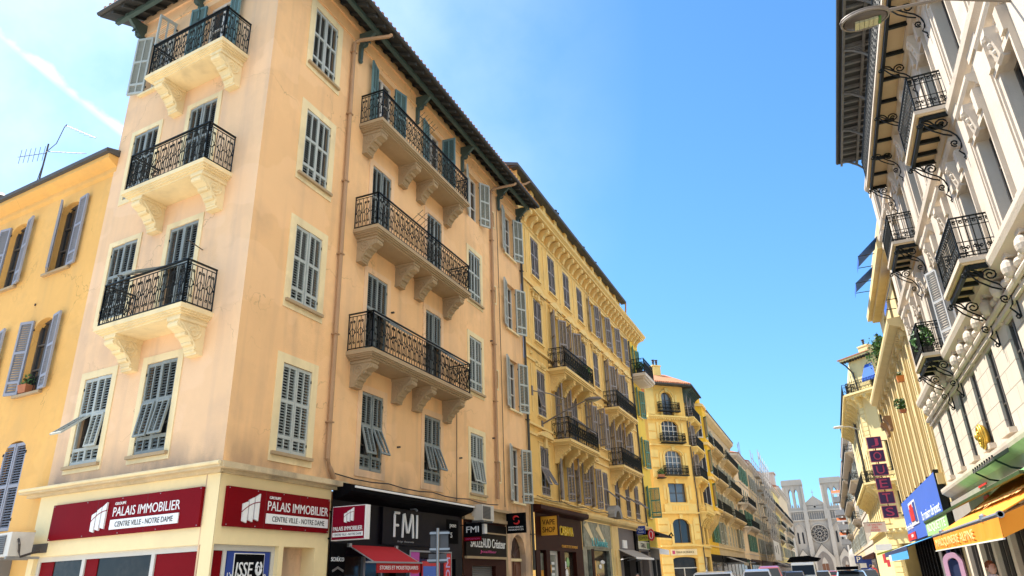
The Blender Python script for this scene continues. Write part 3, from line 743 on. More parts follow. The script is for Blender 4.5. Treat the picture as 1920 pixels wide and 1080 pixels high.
# ---- agency signs
def logo(parent, x, z, s, y, name='logo'):
    mb = MB(white_sign)
    for k, (a, b, t0, t1) in enumerate(((0, .26, .62, .72), (.31, .57, .78, .90), (.62, .88, .90, 1.06))):
        mb.prism([(x + (a - .44 + .02) * s, z + (-.5 + .05 * k) * s), (x + (b - .44 - .02) * s, z + (-.56 + .05 * k) * s), (x + (b - .44) * s, z + (t1 - .5) * s), (x + (a - .44) * s, z + (t0 - .5) * s)], y - .035, y, 'y')
    mb.use(red_sign2); mb.tube([(x + (q - .5) * s, y - .035, z + (-.18 + .42 * (1 - (1 - q) ** 2)) * s) for q in [k / 10 for k in range(0, 11)]], .018 * s, 5)
    return part(name, mb, parent)
def agency_sign(F, x0, x1, z0, z1, lab, lx, tx0, tx1):
    T = F.thing('shop_sign', lab, 'shop sign', (x0 + x1) / 2, -.035, z0, 'red estate agency signs')
    w, h = x1 - x0, z1 - z0
    mb = MB(red_sign); mb.box(-w / 2, w / 2, -.06, 0, 0, h); mb.use(ink)
    for k in (1, 2): mb.box(-w / 2 + w * k / 3 - .003, -w / 2 + w * k / 3 + .003, -.0606, -.0595, 0, h)
    mb.use(steel)
    for k in range(5):
        for q in (.04, .96): mb.sphere((-w / 2 + .04 + (w - .08) * k / 4, -.06, h * q), .012, 6)
    part('panel', mb, T)
    logo(T, -w / 2 + lx * w, h * .5, h * .70, -.0605)
    a, b = -w / 2 + tx0 * w, -w / 2 + tx1 * w; c = (a + b) / 2
    lettering('GROUPE', (b - a) * .17, h * .075, white_sign, T, (a + (b - a) * .10, -.061, h * .83))
    lettering('PALAIS IMMOBILIER', (b - a), h * .25, white_sign, T, (c, -.061, h * .61), depth=.008)
    mb = MB(white_sign); mb.box(a - .03, b + .0, -.08, -.0605, h * .14, h * .40); part('white_strip', mb, T)
    lettering('CENTRE VILLE - NOTRE DAME', (b - a) * .86, h * .14, ink, T, (c, -.081, h * .27), depth=.004)
agency_sign(LN, -4.85, -.33, 2.74, 3.44, 'long dark red PALAIS IMMOBILIER sign on the side front above the shop windows', .36, .45, .88)
agency_sign(LB, .12, 3.16, 2.74, 3.44, 'dark red PALAIS IMMOBILIER sign on the avenue front right of the corner', .20, .355, .98)
T = thing('projecting_sign', 'crimson box sign reading PALAIS IMMOBILIER projecting over the pavement', 'projecting sign', (-9.40, 13.3, 2.58), 0)
mb = MB(white_sign); mb.box(-.43, .43, -.0, .16, 0, .70); part('box', mb, T)
mb = MB(red_sign2); mb.box(-.415, .40, -.012, -.0005, .015, .685); part('face', mb, T)
logo(T, .02, .50, .27, -.0125); lettering('PALAIS IMMOBILIER', .74, .085, white_sign, T, (-.01, -.0125, .235)); mb = MB(white_sign); mb.box(-.39, .38, -.02, -.0125, .07, .16); part('white_strip', mb, T)
lettering('CENTRE VILLE - NOTRE DAME', .70, .045, ink, T, (-.005, -.0205, .115), depth=.003)
mb = MB(iron); mb.tube([(-.62, .08, .62), (-.43, .08, .62)], .02, 5); mb.tube([(-.62, .08, .06), (-.43, .08, .06)], .02, 5); part('bracket', mb, T)

# ---- dark window-fitter shop
mb = MB(navy_sign)
wall_mb(mb, 3.28, 9.62, 0, 3.72, [(3.75, 6.0, .13, 2.3), (6.45, 9.2, .4, 2.3)], .25); LB.part('dark_shop_front', mb, 0, -.06, 0)
mb = MB(glass_shop); mb.box(3.75, 6.0, .12, .15, .13, 2.3); mb.box(6.45, 9.2, .12, .15, .4, 2.3); mb.use(steel); mb.box(4.75, 4.83, .05, .1195, .13, 2.3); mb.box(5.5, 5.56, .05, .1195, .13, 2.3); LB.part('dark_shop_window', mb)
T = LB.thing('awning_cassette', 'long black folded awning cassette with a pale front edge under the first floor', 'awning', 6.45, -.06, 3.46)
mb = MB(black_sign); mb.prism([(0, .0), (-.34, .10), (-.42, .16), (-.42, .30), (0, .40)], -3.1, 3.1); part('cassette', mb, T)
mb = MB(white_sign); mb.box(-2.95, 3.12, -.445, -.4205, .24, .285); part('front_strip', mb, T)
T = LB.thing('shop_sign', 'wide glossy dark sign with large white FMI letters', 'shop sign', 6.45, -.06, 2.58)
mb = MB(navy_sign); mb.box(-1.22, 1.22, -.07, -.001, 0, .86); part('panel', mb, T)
mb = MB(white_sign)
def stroke(pts, r=.034): mb.tube([(x, -.085, z) for x, z in pts], r, 6)
stroke([(-.72, .18), (-.72, .70), (-.70, .755), (-.50, .755)]); stroke([(-.72, .46), (-.54, .46)])
stroke([(-.33, .18), (-.29, .74), (-.25, .76), (-.10, .30), (-.04, .30), (.12, .76), (.16, .74), (.20, .18)]); stroke([(.38, .18), (.38, .76)])
part('lettering', mb, T); lettering('design  showroom', .8, .06, steel, T, (-.15, -.071, .08))
mb = MB(steel); mb.box(.05, .13, -.2, -.07, .87, .90); mb.tube([(.09, -.2, .88), (.09, -.26, .84)], .03, 6); part('spot_lamp', mb, T)
T = LB.thing('shop_awning', 'small red canvas awning reading STORES ET MOUSTIQUAIRES', 'awning', 4.92, -.08, 2.0)
mb = MB(red_fabric); mb.add([(-.95, 0, .53), (.95, 0, .53), (.95, -.72, .14), (-.95, -.72, .14), (-.95, 0, .51), (.95, 0, .51), (.95, -.72, .12), (-.95, -.72, .12)], [(0, 1, 2, 3), (4, 7, 6, 5), (0, 3, 7, 4), (1, 5, 6, 2), (2, 6, 7, 3), (0, 4, 5, 1)]); part('canopy', mb, T)
mb = MB(red_fabric); mb.box(-.95, .95, -.745, -.735, -.08, .12); part('valance', mb, T)
mb = MB(steel); mb.box(-1.35, 1.0, -.77, -.72, .12, .155); mb.tube([(-.98, 0, .52), (-.98, -.7, .14)], .016, 5); mb.tube([(.98, 0, .52), (.98, -.7, .14)], .016, 5); mb.box(-1.03, -.93, -.06, 0, .48, .56); mb.box(.93, 1.03, -.06, 0, .48, .56); part('frame', mb, T)
lettering('STORES ET MOUSTIQUAIRES', 1.66, .095, white_sign, T, (0, -.746, .02), depth=.006)
T = LB.thing('brand_panel', 'narrow dark window panel with the white word SCHÜCO', 'shop panel', 3.58, -.061, 1.3)
mb = MB(black_sign); mb.box(-.27, .27, -.02, -.001, 0, 1.25); part('panel', mb, T); lettering('SCHÜCO', .46, .10, white_sign, T, (-.02, -.021, .93))
mb = MB(steel); mb.prism([(-.2, .70), (.0, .78), (.22, .70), (.2, .66), (0, .73), (-.18, .66)], -.03, -.0205, 'y'); mb.box(-.2, .12, -.03, -.0205, .55, .58); part('roof_mark', mb, T)
T = LB.thing('advert_panel', 'bright red purple and blue advert panel in the dark shop window', 'advert', 7.75, -.065, 1.3)
mb = MB(steel); mb.box(-1.15, 1.15, -.03, -.001, 1.14, 1.18); mb.box(1.11, 1.15, -.03, -.001, 0, 1.14); mb.box(-1.15, -1.11, -.03, -.001, 0, 1.14); part('frame', mb, T)
mb = MB(mat('advert_magenta', (.45, .05, .35), .5, .1, 3)); mb.box(-1.10, -.66, -.025, -.001, 0, 1.13); mb.use(red_toy); mb.box(-1.05, -.72, -.03, -.0255, .62, .95); mb.box(-1.05, -.72, -.03, -.0255, .1, .4); part('purple_strip', mb, T)
mb = MB(mat('advert_red', (.55, .02, .03), .5, .1, 3)); mb.box(-.5, .45, -.025, -.001, 0, .92); mb.use(blue_sign2); mb.box(-.46, .41, -.03, -.0255, .38, .80); part('blue_panel', mb, T)
mb = MB(white_sign); mb.prism([(-.4, .42), (-.2, .5), (.05, .45), (.3, .43), (.3, .47), (.05, .5), (-.2, .56), (-.4, .46)], -.036, -.0305, 'y'); part('white_swoosh', mb, T)
mb = MB(red_toy); mb.box(.72, 1.10, -.025, -.001, 0, 1.13); part('red_strip', mb, T); lettering('OM', .62, .24, mat('lilac_ink', (.55, .45, .75), .5, 0), T, (.91, -.026, .72), ry=-pi / 2)
T = LB.thing('number_panel', 'small white service lettering on the dark fascia left of the stone pier', 'lettering', 9.0, -.062, 2.75)
mb = MB(black_sign); mb.box(-.35, .35, -.012, -.001, -.05, .6); part('panel', mb, T); lettering('pose', .38, .12, white_sign, T, (0, -.013, .42)); lettering('5', .1, .14, white_sign, T, (-.1, -.013, .18))
# ---- air conditioners
def aircon(F, x, y, z, w, d, h, lab, rz=0):
    T = thing('air_conditioner', lab, 'air conditioner', F.w(x, y, z), F.R + rz)
    mb = MB(ac_white); mb.box(-w / 2, w / 2, 0, d, 0, h); part('casing', mb, T)
    mb = MB(ac_grey); mb.box(-w * .46, w * .18, -.012, -.0005, h * .1, h * .9)
    mb.use(iron)
    for k in range(9): mb.box(-w * .46, w * .18, -.02, -.0125, h * (.12 + k * .086), h * (.14 + k * .086))
    part('grille', mb, T); mb = MB(steel); mb.box(-w * .4, -w * .35, -.0, d + .2, -.05, -.001); mb.box(w * .35, w * .4, 0, d + .2, -.05, -.001)
    part('bracket', mb, T); mb = MB(iron_rust); mb.tube([(w / 2 + .02, d * .3, h * .7), (w / 2 + .12, d * .3, h * .5), (w / 2 + .06, d * .4, h * .2), (w / 2 + .16, d * .4, -.02), (w / 2 + .1, d + .1, .1)], .025, 5); part('hose', mb, T)
    return T
aircon(LN, -5.38, -.66, 2.45, .72, .42, .46, 'weathered white air conditioner left of the long red sign', radians(-8))
aircon(LB, 10.65, -.45, 3.40, .85, .36, .46, 'grey air conditioner above the jeweller sign')
mb = MB(frame_dark); mb.box(-5.75, -4.9, -.05, -.031, 2.52, 2.70); tag(inst('blank_plate', mb.mesh('blank_plate'), None, LN.w(0, 0, 0), LN.R), 'small blank dark plate under the left end of the long red sign', 'plate')
# ---- jeweller
mb = MB(brown_sign); wall_mb(mb, 9.72, 12.85, 0, 3.42, [(10.3, 12.0, .13, 2.12)], .2); LB.part('brown_shop_front', mb, 0, -.05, 0)
mb = MB(mat('roller_shutter_grey', (.17, .17, .165), .5, .08, 3))
for k in range(34): mb.prism([(.10, .13 + k * .0585), (.075, .145 + k * .0585), (.075, .17 + k * .0585), (.10, .185 + k * .0585)], 10.3, 12.0)
LB.part('roller_shutter', mb)
mb = MB(stone); mb.box(9.62, 13.05, -.16, -.001, 3.42, 3.52); mb.box(9.62, 13.0, -.09, -.001, 3.5205, 3.76); mb.box(9.62, 13.1, -.22, -.001, 3.7605, 3.84); mb.box(12.86, 13.02, -.055, -.001, 0, 3.4195); LB.part('shop_lintel', mb)
T = LB.thing('shop_sign', 'dark brown jeweller sign with pale lettering SAUZEAUD Créateur', 'shop sign', 11.28, -.055, 2.36)
mb = MB(mat('jeweller_panel', (.012, .009, .007), .5, .2, 3, spec=.06)); mb.box(-1.5, 1.5, -.06, -.001, .03, .98); part('panel', mb, T)
mb = MB(stone); mb.box(-1.5, 1.5, -.09, -.001, -.04, .0295); mb.box(-1.5, 1.5, -.08, -.0605, .70, .74); part('trim', mb, T)
lettering('SAUZEAUD Créateur', 2.6, .27, white_sign, T, (.08, -.061, .42)); lettering('Joaillier', 1.2, .1, pink_ink, T, (.05, -.061, .16))
mb = MB(white_sign); mb.box(-.62, -.42, -.25, -.06, .68, .96); part('flood_lamp', mb, T)
T = thing('projecting_sign', 'small black hanging sign reading FMI beside the jeweller', 'projecting sign', (-9.52, 19.6, 2.76), 0)
mb = MB(black_sign); mb.box(-.28, .28, 0, .06, 0, .50); part('panel', mb, T); lettering('FMI', .40, .17, white_sign, T, (0, -.001, .33)); mb = MB(red_sign); mb.box(-.28, .28, -.006, -.0005, .02, .12); part('red_band', mb, T)
lettering('EXPOSITION', .44, .045, pink_ink, T, (0, -.0065, .07), depth=.003); mb = MB(iron); mb.tube([(-.48, .03, .46), (-.28, .03, .46)], .015, 5); part('bracket', mb, T)
T = thing('projecting_sign', 'square black hanging sign with a red swirl above the arched door', 'projecting sign', (-9.54, 22.95, 3.13), 0)
mb = MB(black_sign); mb.box(-.34, .34, 0, .09, 0, .64); part('panel', mb, T)
mb = MB(red_toy)
mb.tube([(.02 + .10 * cos(a), -.012, .46 + .07 * sin(a)) for a in [radians(20 + k * 20) for k in range(11)]], [.01 + .022 * sin(pi * k / 10) for k in range(11)], 6)
mb.tube([(.02 + .10 * cos(a), -.012, .36 + .07 * sin(a)) for a in [radians(200 + k * 20) for k in range(11)]], [.01 + .022 * sin(pi * k / 10) for k in range(11)], 6); part('red_swirl', mb, T)
lettering('IMMOBILIER', .54, .045, white_sign, T, (0, -.001, .19)); lettering('RESIDENCES', .54, .05, white_sign, T, (0, -.001, .11)); mb = MB(iron); mb.tube([(-.6, .04, .38), (-.34, .04, .38)], .018, 5); part('bracket', mb, T)
# ---- arched house door
mb = MB(peach2); wall_mb(mb, 12.86, 15.36, 0, 3.70, [(13.42, 14.72, .13, 3.15, .62)], .3); LB.part('ground_wall', mb)
mb = MB(peach2); mb.box(.0, 12.86, .3, .34, 0, 3.7); LB.part('inner_wall', mb)
mb = MB(wood)
mb.box(-.65, .65, 0, .06, 0, 2.16)
for sx in (-1, 1):
    for z0, z1 in ((.15, .9), (1.0, 2.05)): mb.box(sx * .34 - .2, sx * .34 + .2, -.025, -.0005, z0, z1)
mb.box(-.02, .02, -.03, -.0005, 0, 2.16)
D = LB.part('door', mb, 14.07, .2, .13)
mb = MB(dark_wood); pts = [(.65 * cos(pi * k / 14), 2.32 + .68 * sin(pi * k / 14)) for k in range(15)]
mb.prism([(-.65, 2.25)] + [(.65, 2.25)] + pts, .01, .05, 'y')
for k in range(1, 6): a = pi * k / 6; mb.tube([(0, 0, 2.3), (.62 * cos(a), 0, 2.32 + .64 * sin(a))], .03, 5)
part('fanlight', mb, D); mb = MB(cream); mb.box(-.65, .65, -.05, .05, 2.16, 2.25); part('transom', mb, D)

# ================================================================== ochre house on the side street
YB = Fac(thing('apartment_building', 'ochre house with arched windows left of the peach building', 'building', LN.w(-5.45, .06, 0), RN), *LN.w(-5.45, .06, 0)[:2], RN)
ops = []
for c in (-1.68, -4.05, -6.4):
    ops += [(c - .42, c + .42, 9.45, 11.45, .22), (c - .42, c + .42, 6.22, 8.15, .25), (c - .46, c + .46, 3.05, 5.08, .30)]
mb = MB(ochre); wall_mb(mb, -11, -.0, 2.9, 12.2, ops, .25); YB.part('wall', mb)
mb = MB(ochre); mb.box(-11, -.0, -.10, -.001, 2.86, 2.99); mb.box(-11, 0, -.02, .3, 0, 2.8595); YB.part('base_wall', mb)
mb = MB(ochre); mb.prism([(0, 11.75), (-.07, 11.82), (-.07, 11.95), (-.20, 12.02), (-.32, 12.10), (-.32, 12.22), (0, 12.22)], -11, .12); YB.part('cornice', mb)
mb = MB(roof_dark); mb.prism([(-.42, 12.225), (-.42, 12.33), (3.5, 13.3), (3.5, 12.9), (0, 12.225)], -11, .16); YB.part('roof', mb)
for c in (-1.68, -4.05, -6.4):
    W = window(YB, c, 9.45, .84, 2.0, 'open', sm=shut_violet, ang=(35 if c > -3 else 170, 170), sill=stone, fr=frame_dark, mid=False)
    W = window(YB, c, 6.22, .84, 1.93, 'open', sm=shut_violet, ang=(172, 172), sill=stone, fr=frame_dark, mid=False)
    railing('guard_rail', W, 0, 0, 0, .42, 'bars', .06, .008) if False else None
    mb = MB(iron)
    for k in range(9): mb.tube([(-.4 + k * .1, -.1, .02), (-.4 + k * .1, -.1, .42)], .009, 4)
    mb.tube([(-.42, -.1, .42), (.42, -.1, .42)], .012, 4); part('guard_rail', mb, W)
    window(YB, c, 3.05, .92, 1.98, 'closed', sm=shut_violet, fr=frame_dark, mid=False, splits=(.5,))
mb = MB(iron_rust); mb.tube([(-2.3, -.02, 8.6), (-2.3, -.02, 8.66)], .02, 4); YB.part('wall_hook', mb)
mb = MB(mat('grey_awning_side', (.2, .2, .2), .7, .1, 3)); mb.box(-1.6, -.75, -.35, -.025, 1.6, 2.72); tag(inst('folded_awning', mb.mesh('folded_awning'), None, (*YB.w(0, 0, 0)[:2], 0), RN), 'grey folded awning hood at the foot of the ochre house', 'awning')
pot_plant('potted_plant', 'small plant behind the window rail of the ochre house', 'plant', YB.w(-1.9, .05, 6.25), .3, .2, .16, 60, .05)
# aerial and flue on its roof
T = thing('tv_aerial', 'spindly television aerial above the ochre roof', 'aerial', LN.w(-11.25, 1.0, 12.4), RN)
mb = MB(iron_rust); mb.tube([(0, 0, 0), (.02, 0, 2.9)], .025, 6); mb.tube([(-.35, 0, .2), (.02, 0, 2.3)], .012, 4); part('mast', mb, T)
mb = MB(iron_rust)
def yagi(a, b, n, l, v):
    a, b = Vector(a), Vector(b); mb.tube([a, b], .013, 4)
    for k in range(n):
        p = a + (b - a) * (k + .5) / n; d = Vector((0, 0, l / 2)) if v else Vector((.04, l / 3, .05)); mb.tube([p - d, p + d], .008, 4)
yagi((-1.75, 0, 3.0), (.02, 0, 2.55), 6, .55, True); yagi((.05, 0, 2.6), (1.9, .2, 2.0), 7, .35, False); yagi((-2.1, 0, .95), (-.3, 0, .3), 6, .5, True)
mb.tube([(.02, 0, 2.6), (.5, 0, 2.75), (.75, 0, 3.3), (.85, 0, 3.35)], .013, 4); yagi((.85, 0, 3.3), (2.5, .1, 2.3), 6, .3, False); part('antenna', mb, T)
T = thing('chimney_flue', 'small metal chimney flue at the left edge of the ochre roof', 'flue', LN.w(-13.35, 1.0, 12.3), RN)
mb = MB(pot); mb.lathe([(.0, 0), (.16, 0), (.14, 1.3), (.20, 1.35), (.20, 1.42), (0, 1.42)], n=10); part('stack', mb, T); mb = MB(zinc); mb.lathe([(0, 1.42), (.1, 1.42), (.1, 1.62), (.28, 1.62), (.05, 1.8), (0, 1.8)], n=10); part('cowl', mb, T)
# ================================================================== yellow building with bracketed cornice
Y2 = building('yellow building with pedimented windows and bracketed cornice beside the peach building', -10, 25.6, pi / 2)
AX = [1.7 + 2.2 * k for k in range(8)]
R1, R2, R3, R4 = 4.72, 7.87, 11.08, 14.1
BAL = {2: (1, 2, 5, 6), 3: (1, 2, 5, 6)}
ops = []
for k, x in enumerate(AX):
    ops.append((x - .48, x + .48, R1, R1 + 1.92)); ops.append((x - .48, x + .48, R4, R4 + 1.92))
    for r, z, f in ((2, R2, 7.10), (3, R3, 10.20)):
        zz = f + .005 if k in BAL[r] else z
        ops.append((x - .48, x + .48, zz, z + 1.94))
mb = MB(yellow); wall_mb(mb, 0, 18.9, 4.2, 17.0, ops, .22); Y2.part('wall', mb)
mb = MB(yellow); mb.quad((0, 0, 14), (0, 0, 19), (0, 9, 19), (0, 9, 14)); mb.quad((21.6, 0, 0), (21.6, 9, 0), (21.6, 9, 17), (21.6, 0, 17)); Y2.part('side_wall', mb)
def hood3(mb):
    mb.box(-.74, .74, -.12, -.001, .22, .30); mb.prism([(-.78, .3005), (.78, .3005), (.70, .40), (.35, .56), (0, .64), (-.35, .56), (-.70, .40)], -.17, -.001, 'y')
    mb.box(-.12, .12, -.13, -.0205, -.02, .2195); mb.box(-.62, -.5, -.09, -.0205, .0, .2195); mb.box(.5, .62, -.09, -.0205, 0, .2195)
    mb.sphere((0, -.15, .33), .10, 8); mb.sphere((-.28, -.07, .1), .08, 6); mb.sphere((.28, -.07, .1), .08, 6)
def hood2(mb):
    mb.box(-.62, .62, -.05, -.001, .14, .38); mb.sphere((0, -.06, .26), .12, 8); mb.sphere((-.3, -.05, .26), .08, 6); mb.sphere((.3, -.05, .26), .08, 6)
def hood1(mb):
    pts = [(.78 * cos(pi * k / 10), .36 + .24 * sin(pi * k / 10)) for k in range(11)]
    mb.prism(pts, -.2, -.001, 'y'); mb.box(-.10, .10, -.14, -.0205, -.05, .3595); mb.box(-.7, .7, -.05, -.001, .12, .16)
H3 = cached(('hood3',), hood3, yellow_trim); H2 = cached(('hood2',), hood2, yellow_trim); H1 = cached(('hood1',), hood1, yellow_trim)
DS2 = (.12, .58)
for k, x in enumerate(AX):
    st = 'closed' if k < 4 else 'open'
    window(Y2, x, R4, .96, 1.92, st, sm=shut_brown, sur=yellow_trim, b=.13, sill=yellow_trim, ang=(168, 165))
    if k in BAL[3]: window(Y2, x, 10.205, .96, R3 + 1.94 - 10.205, 'open', sm=shut_brown, sur=yellow_trim, b=.12, ang=(140, 150), hood=H3, bottom=False)
    else: window(Y2, x, R3, .96, 1.94, 'closed', sm=shut_brown, sur=yellow_trim, b=.13, sill=yellow_trim, hood=H3)
    if k in BAL[2]: window(Y2, x, 7.105, .96, R2 + 1.94 - 7.105, 'closed' if k == 2 else 'open', sm=shut_brown, sur=yellow_trim, b=.12, ang=(130, 140), flap=(48, 48) if k == 2 else (0, 0), hood=H2, bottom=False, splits=DS2)
    else: window(Y2, x, R2, .96, 1.94, 'closed' if k in (0, 7) else 'open', sm=shut_brown, sur=yellow_trim, b=.13, sill=yellow_trim, ang=(120, 165), flap=(12, 0) if k == 0 else (0, 0), hood=H2)
    fl = {0: (24, 30), 4: (0, 50), 5: (55, 55), 6: (55, 55), 7: (50, 50)}.get(k, (0, 0))
    window(Y2, x, R1, .96, 1.92, 'open' if k in (1, 2, 3) else 'closed', sm=shut_brown, sur=yellow_trim, b=.12, sill=yellow_trim, ang=(150, 160), flap=fl, hood=H1 if k in (0, 3) else None)
Y2STEPS = ((0, -.12, 0), (.05, -.17, -.1205), (.10, -.24, -.1705))
for z in (10.20, 7.10):
    for a, b in ((2.75, 7.15), (11.5, 15.95)):
        balcony(Y2, a, b, z, .82, yellow_trim, yellow_trim, (a + .35, (a + b) / 2 - .55, (a + b) / 2 + .55, b - .35), cw=.26, cd=.62, ch=.68, kind='dense', rs=.16, rr=.013, h=.9, steps=Y2STEPS)
# string courses and relief panels
mb = MB(yellow_trim)
for z, p in ((13.52, .07), (10.62, .08), (10.05, .05), (7.32, .10), (6.95, .05), (4.52, .10)):
    prev = 0
    segs = [(0, 2.7), (7.2, 11.45), (16.0, 18.9)] if 6.9 < z < 13 and z not in (13.52,) and z < 10.3 else [(0, 18.9)]
    for a, b in segs: mb.box(a, b, -p, -.001, z, z + .09)
Y2.part('string_course', mb)
for x in [AX[0] - 1.1 + 2.2 * k for k in range(9)]:
    mb = MB(yellow_trim)
    if x < .2: x = .45
    if x > 18.5: x = 18.55
    for z0, z1 in ((14.0, 16.1), (11.0, 13.3), (7.9, 9.9)): 
        mb.box(x - .04, x + .04, -.03, -.001, z0, z1)
    mb.sphere((x, -.03, 10.36), .09, 6); Y2.part('pilaster_strip', mb)
# main cornice with modillions (runs over the plain end bay as well)
mb = MB(yellow_trim); mb.prism([(0, 16.82), (-.10, 16.86), (-.50, 16.90), (-.50, 17.0), (-.62, 17.06), (-.66, 17.16), (0, 17.22)], -.02, 21.75)
mb.prism([(0, 16.20), (-.06, 16.24), (-.06, 16.30), (0, 16.34)], 0, 18.9); cor = Y2.part('cornice', mb)
def modil(mb):
    mb.prism([(0, 0), (-.46, 0), (-.47, -.12), (-.36, -.20), (-.24, -.28), (-.16, -.42), (-.14, -.50), (0, -.52)], -.11, .11); mb.tube([(-.12, -.38, -.12), (.12, -.38, -.12)], .08, 8)
me = cached(('modillion',), modil, yellow_trim)
x = .35
while x < 21.5: inst('modillion', me, cor, (x, -.001, 16.815)); x += .735
# attic storey and its dark eave
mb = MB(yellow); mb.quad((0, .25, 17.15), (18.7, .25, 17.15), (18.7, .25, 18.95), (0, .25, 18.95)); mb.quad((18.7, .25, 17.15), (18.7, 6, 17.15), (18.7, 6, 18.95), (18.7, .25, 18.95))
x = .5
while x < 18.6: mb.box(x - .18, x + .18, .12, .2495, 17.15, 18.8); x += 1.65
Y2.part('attic', mb)
mb = MB(roof_dark); mb.prism([(-.16, 18.85), (-.16, 18.98), (5, 20.6), (5, 18.95), (.25, 18.96)], -.3, 18.95); mb.use(soffit); mb.box(-.3, 18.95, -.15, .2, 18.80, 18.8495)
Y2.part('roof', mb)
mb = MB(pipe_tan); mb.tube([(1.2, -.12, 18.8), (1.0, .0, 18.6), (.6, .18, 18.4), (.6, .18, 17.2)], .05, 6); mb.tube([(18.7, -.16, 18.75), (18.8, -.1, 18.3), (18.85, .05, 17.3)], .06, 6); Y2.part('rain_pipe', mb)
pipe(Y2, 18.75, 16.1, 3.0, pipe_dark, elbow=False)
def chimney(loc, w, h, lab, rz=0, n=2, m=None, group='chimneys on the yellow roofs'):
    T = thing('chimney', lab, 'chimney', loc, rz, group)
    mb = MB(m or pale_plaster); mb.box(-w / 2, w / 2, -.25, .25, 0, h); mb.box(-w / 2 - .05, w / 2 + .05, -.3, .3, h - .12, h - .0005); part('stack', mb, T)
    for k in range(n):
        x = (k - (n - 1) / 2) * .34
        mb = MB(iron_rust); mb.lathe([(0, h), (.09, h), (.09, h + .35), (.15, h + .36), (.05, h + .48), (.16, h + .50), (.16, h + .54), (0, h + .60)], x, 0, 8); part('flue_cowl', mb, T)
for Y, h, lab in ((30.6, .75, 'broad low chimney on the yellow attic roof nearest the peach building'), (33.1, .95, 'chimney with two cowls in the middle of the yellow attic roof'), (38.0, .9, 'third chimney along the yellow attic roof with dark cowl'), (40.5, .9, 'farthest chimney on the yellow attic roof beside the gutter end')):
    chimney(Y2.w(Y - 25.6, .75, 19.0), .9, h, lab, pi / 2, 1 if Y != 33.1 else 2, mat('brown_chimney', (.22, .14, .10), .9, .15, 3))
mb = MB(pipe_dark)
for z, sg in ((13.38, .10), (10.50, .06), (4.62, .08)):
    mb.tube([(.3 + 18.3 * k / 24, -.14 - .02 * sin(k), z - sg * abs(sin(k * pi / 4))) for k in range(25)], .014, 4)
for x, za, zb in ((8.05, 10.5, 13.4), (16.4, 4.6, 10.5), (3.1, 4.6, 7.0)): mb.tube([(x, -.05, za), (x + .03, -.06, (za + zb) / 2), (x, -.05, zb)], .014, 4)
Y2.part('wall_cable', mb)
# plain end bay with green shutters
E0 = 18.9
ops = [(E0 + .95, E0 + 1.75, z, z + 1.85) for z in (5.0, 8.05, 11.3)] + [(E0 + .95, E0 + 1.75, 13.91, 16.0)]
mb = MB(yellow2); wall_mb(mb, E0, 21.6, 3.2, 17.0, ops, .22); Y2.part('end_bay_wall', mb)
for i, z in enumerate((5.0, 8.05, 11.3)): window(Y2, E0 + 1.35, z, .80, 1.85, 'open', sm=shut_green, ang=(165, 100 if i == 0 else 160), lw=.5 if i else .62, sill=yellow_trim)
window(Y2, E0 + 1.35, 13.915, .80, 2.08, 'open', sm=shut_green, ang=(165, 160), lw=.45)
B = balcony(Y2, E0 - .05, 21.75, 13.9, .95, white_trim, kind='dense', rs=.16, rr=.013, h=.95, steps=((0, -.2, 0), (.10, -.32, -.2005), (.25, -.42, -.3205)))
pot_plant('potted_plant', 'dark bushy plants on the white slab balcony at the end of the yellow building', 'plant', Y2.w(E0 + .5, -.5, 13.9), .7, .3, .32, 260, .08, pot_dark, rz=pi / 2)
pot_plant('potted_plant', 'green plant on the upper left balcony of the yellow building', 'plant', Y2.w(6.5, -.45, 10.2), .7, .35, .38, 320, .09, pot_dark, rz=pi / 2)
# ---- shops under the yellow building
mb = MB(brown_sign); wall_mb(mb, .12, 5.75, 0, 4.05, [(.55, 1.2, .3, 2.70), (1.6, 2.75, .13, 2.70), (3.3, 4.8, .13, 2.70)], .22); mb.use(brown_sign); mb.prism([(-.001, 4.0), (-.30, 4.08), (-.34, 4.12), (-.34, 4.26), (-.001, 4.30)], -.05, 5.9); Y2.part('brown_shop_front', mb, 0, -.07, 0)
mb = MB(glass_shop); mb.box(.55, 1.2, .1, .13, .3, 2.7); mb.box(3.3, 4.8, .1, .13, .13, 2.7); mb.use(frame_white); mb.box(1.6, 1.78, .05, .12, .13, 2.7); mb.box(2.57, 2.75, .05, .12, .13, 2.7); mb.box(1.78, 2.57, .051, .119, 2.55, 2.7); mb.use(collage); mb.box(1.78, 2.57, .1, .13, .13, 2.55); mb.box(.56, 1.19, .06, .098, .5, 2.6); mb.use(gold_sign); mb.box(.75, 1.1, .04, .0595, 1.7, 2.0); mb.box(1.85, 2.1, .08, .0995, 1.9, 2.2); mb.use(white_sign)
for k in range(7): mb.box(2.15, 2.45, .08, .0995, 1.0 + k * .2, 1.1 + k * .2)
mb.sphere((3.75, .08, 2.2), .16, 8, (1, .1, 1)); mb.sphere((3.9, .08, 1.85), .2, 8, (1, .1, 1)); mb.use(pale_green); mb.sphere((4.1, .08, 2.3), .2, 8, (1, .1, 1)); Y2.part('brown_shop_window', mb)
T = thing('projecting_sign', 'gold box sign reading VAPE SHOP', 'projecting sign', (-9.62, 26.35, 3.2), 0)
mb = MB(gold_sign); mb.box(-.34, .34, 0, .12, 0, .68); part('box', mb, T); mb = MB(brown_sign); mb.box(.345, .38, -.02, .14, -.03, .71); mb.box(-.36, .345, -.02, .14, .685, .71); part('frame', mb, T)
lettering('VAPE', .50, .19, brown_sign, T, (0, -.001, .47)); lettering('SHOP', .50, .19, brown_sign, T, (0, -.001, .20))
T = Y2.thing('shop_sign', 'yellow raised lettering on the brown fascia beside the gold box sign', 'shop sign', 3.4, -.075, 3.3)
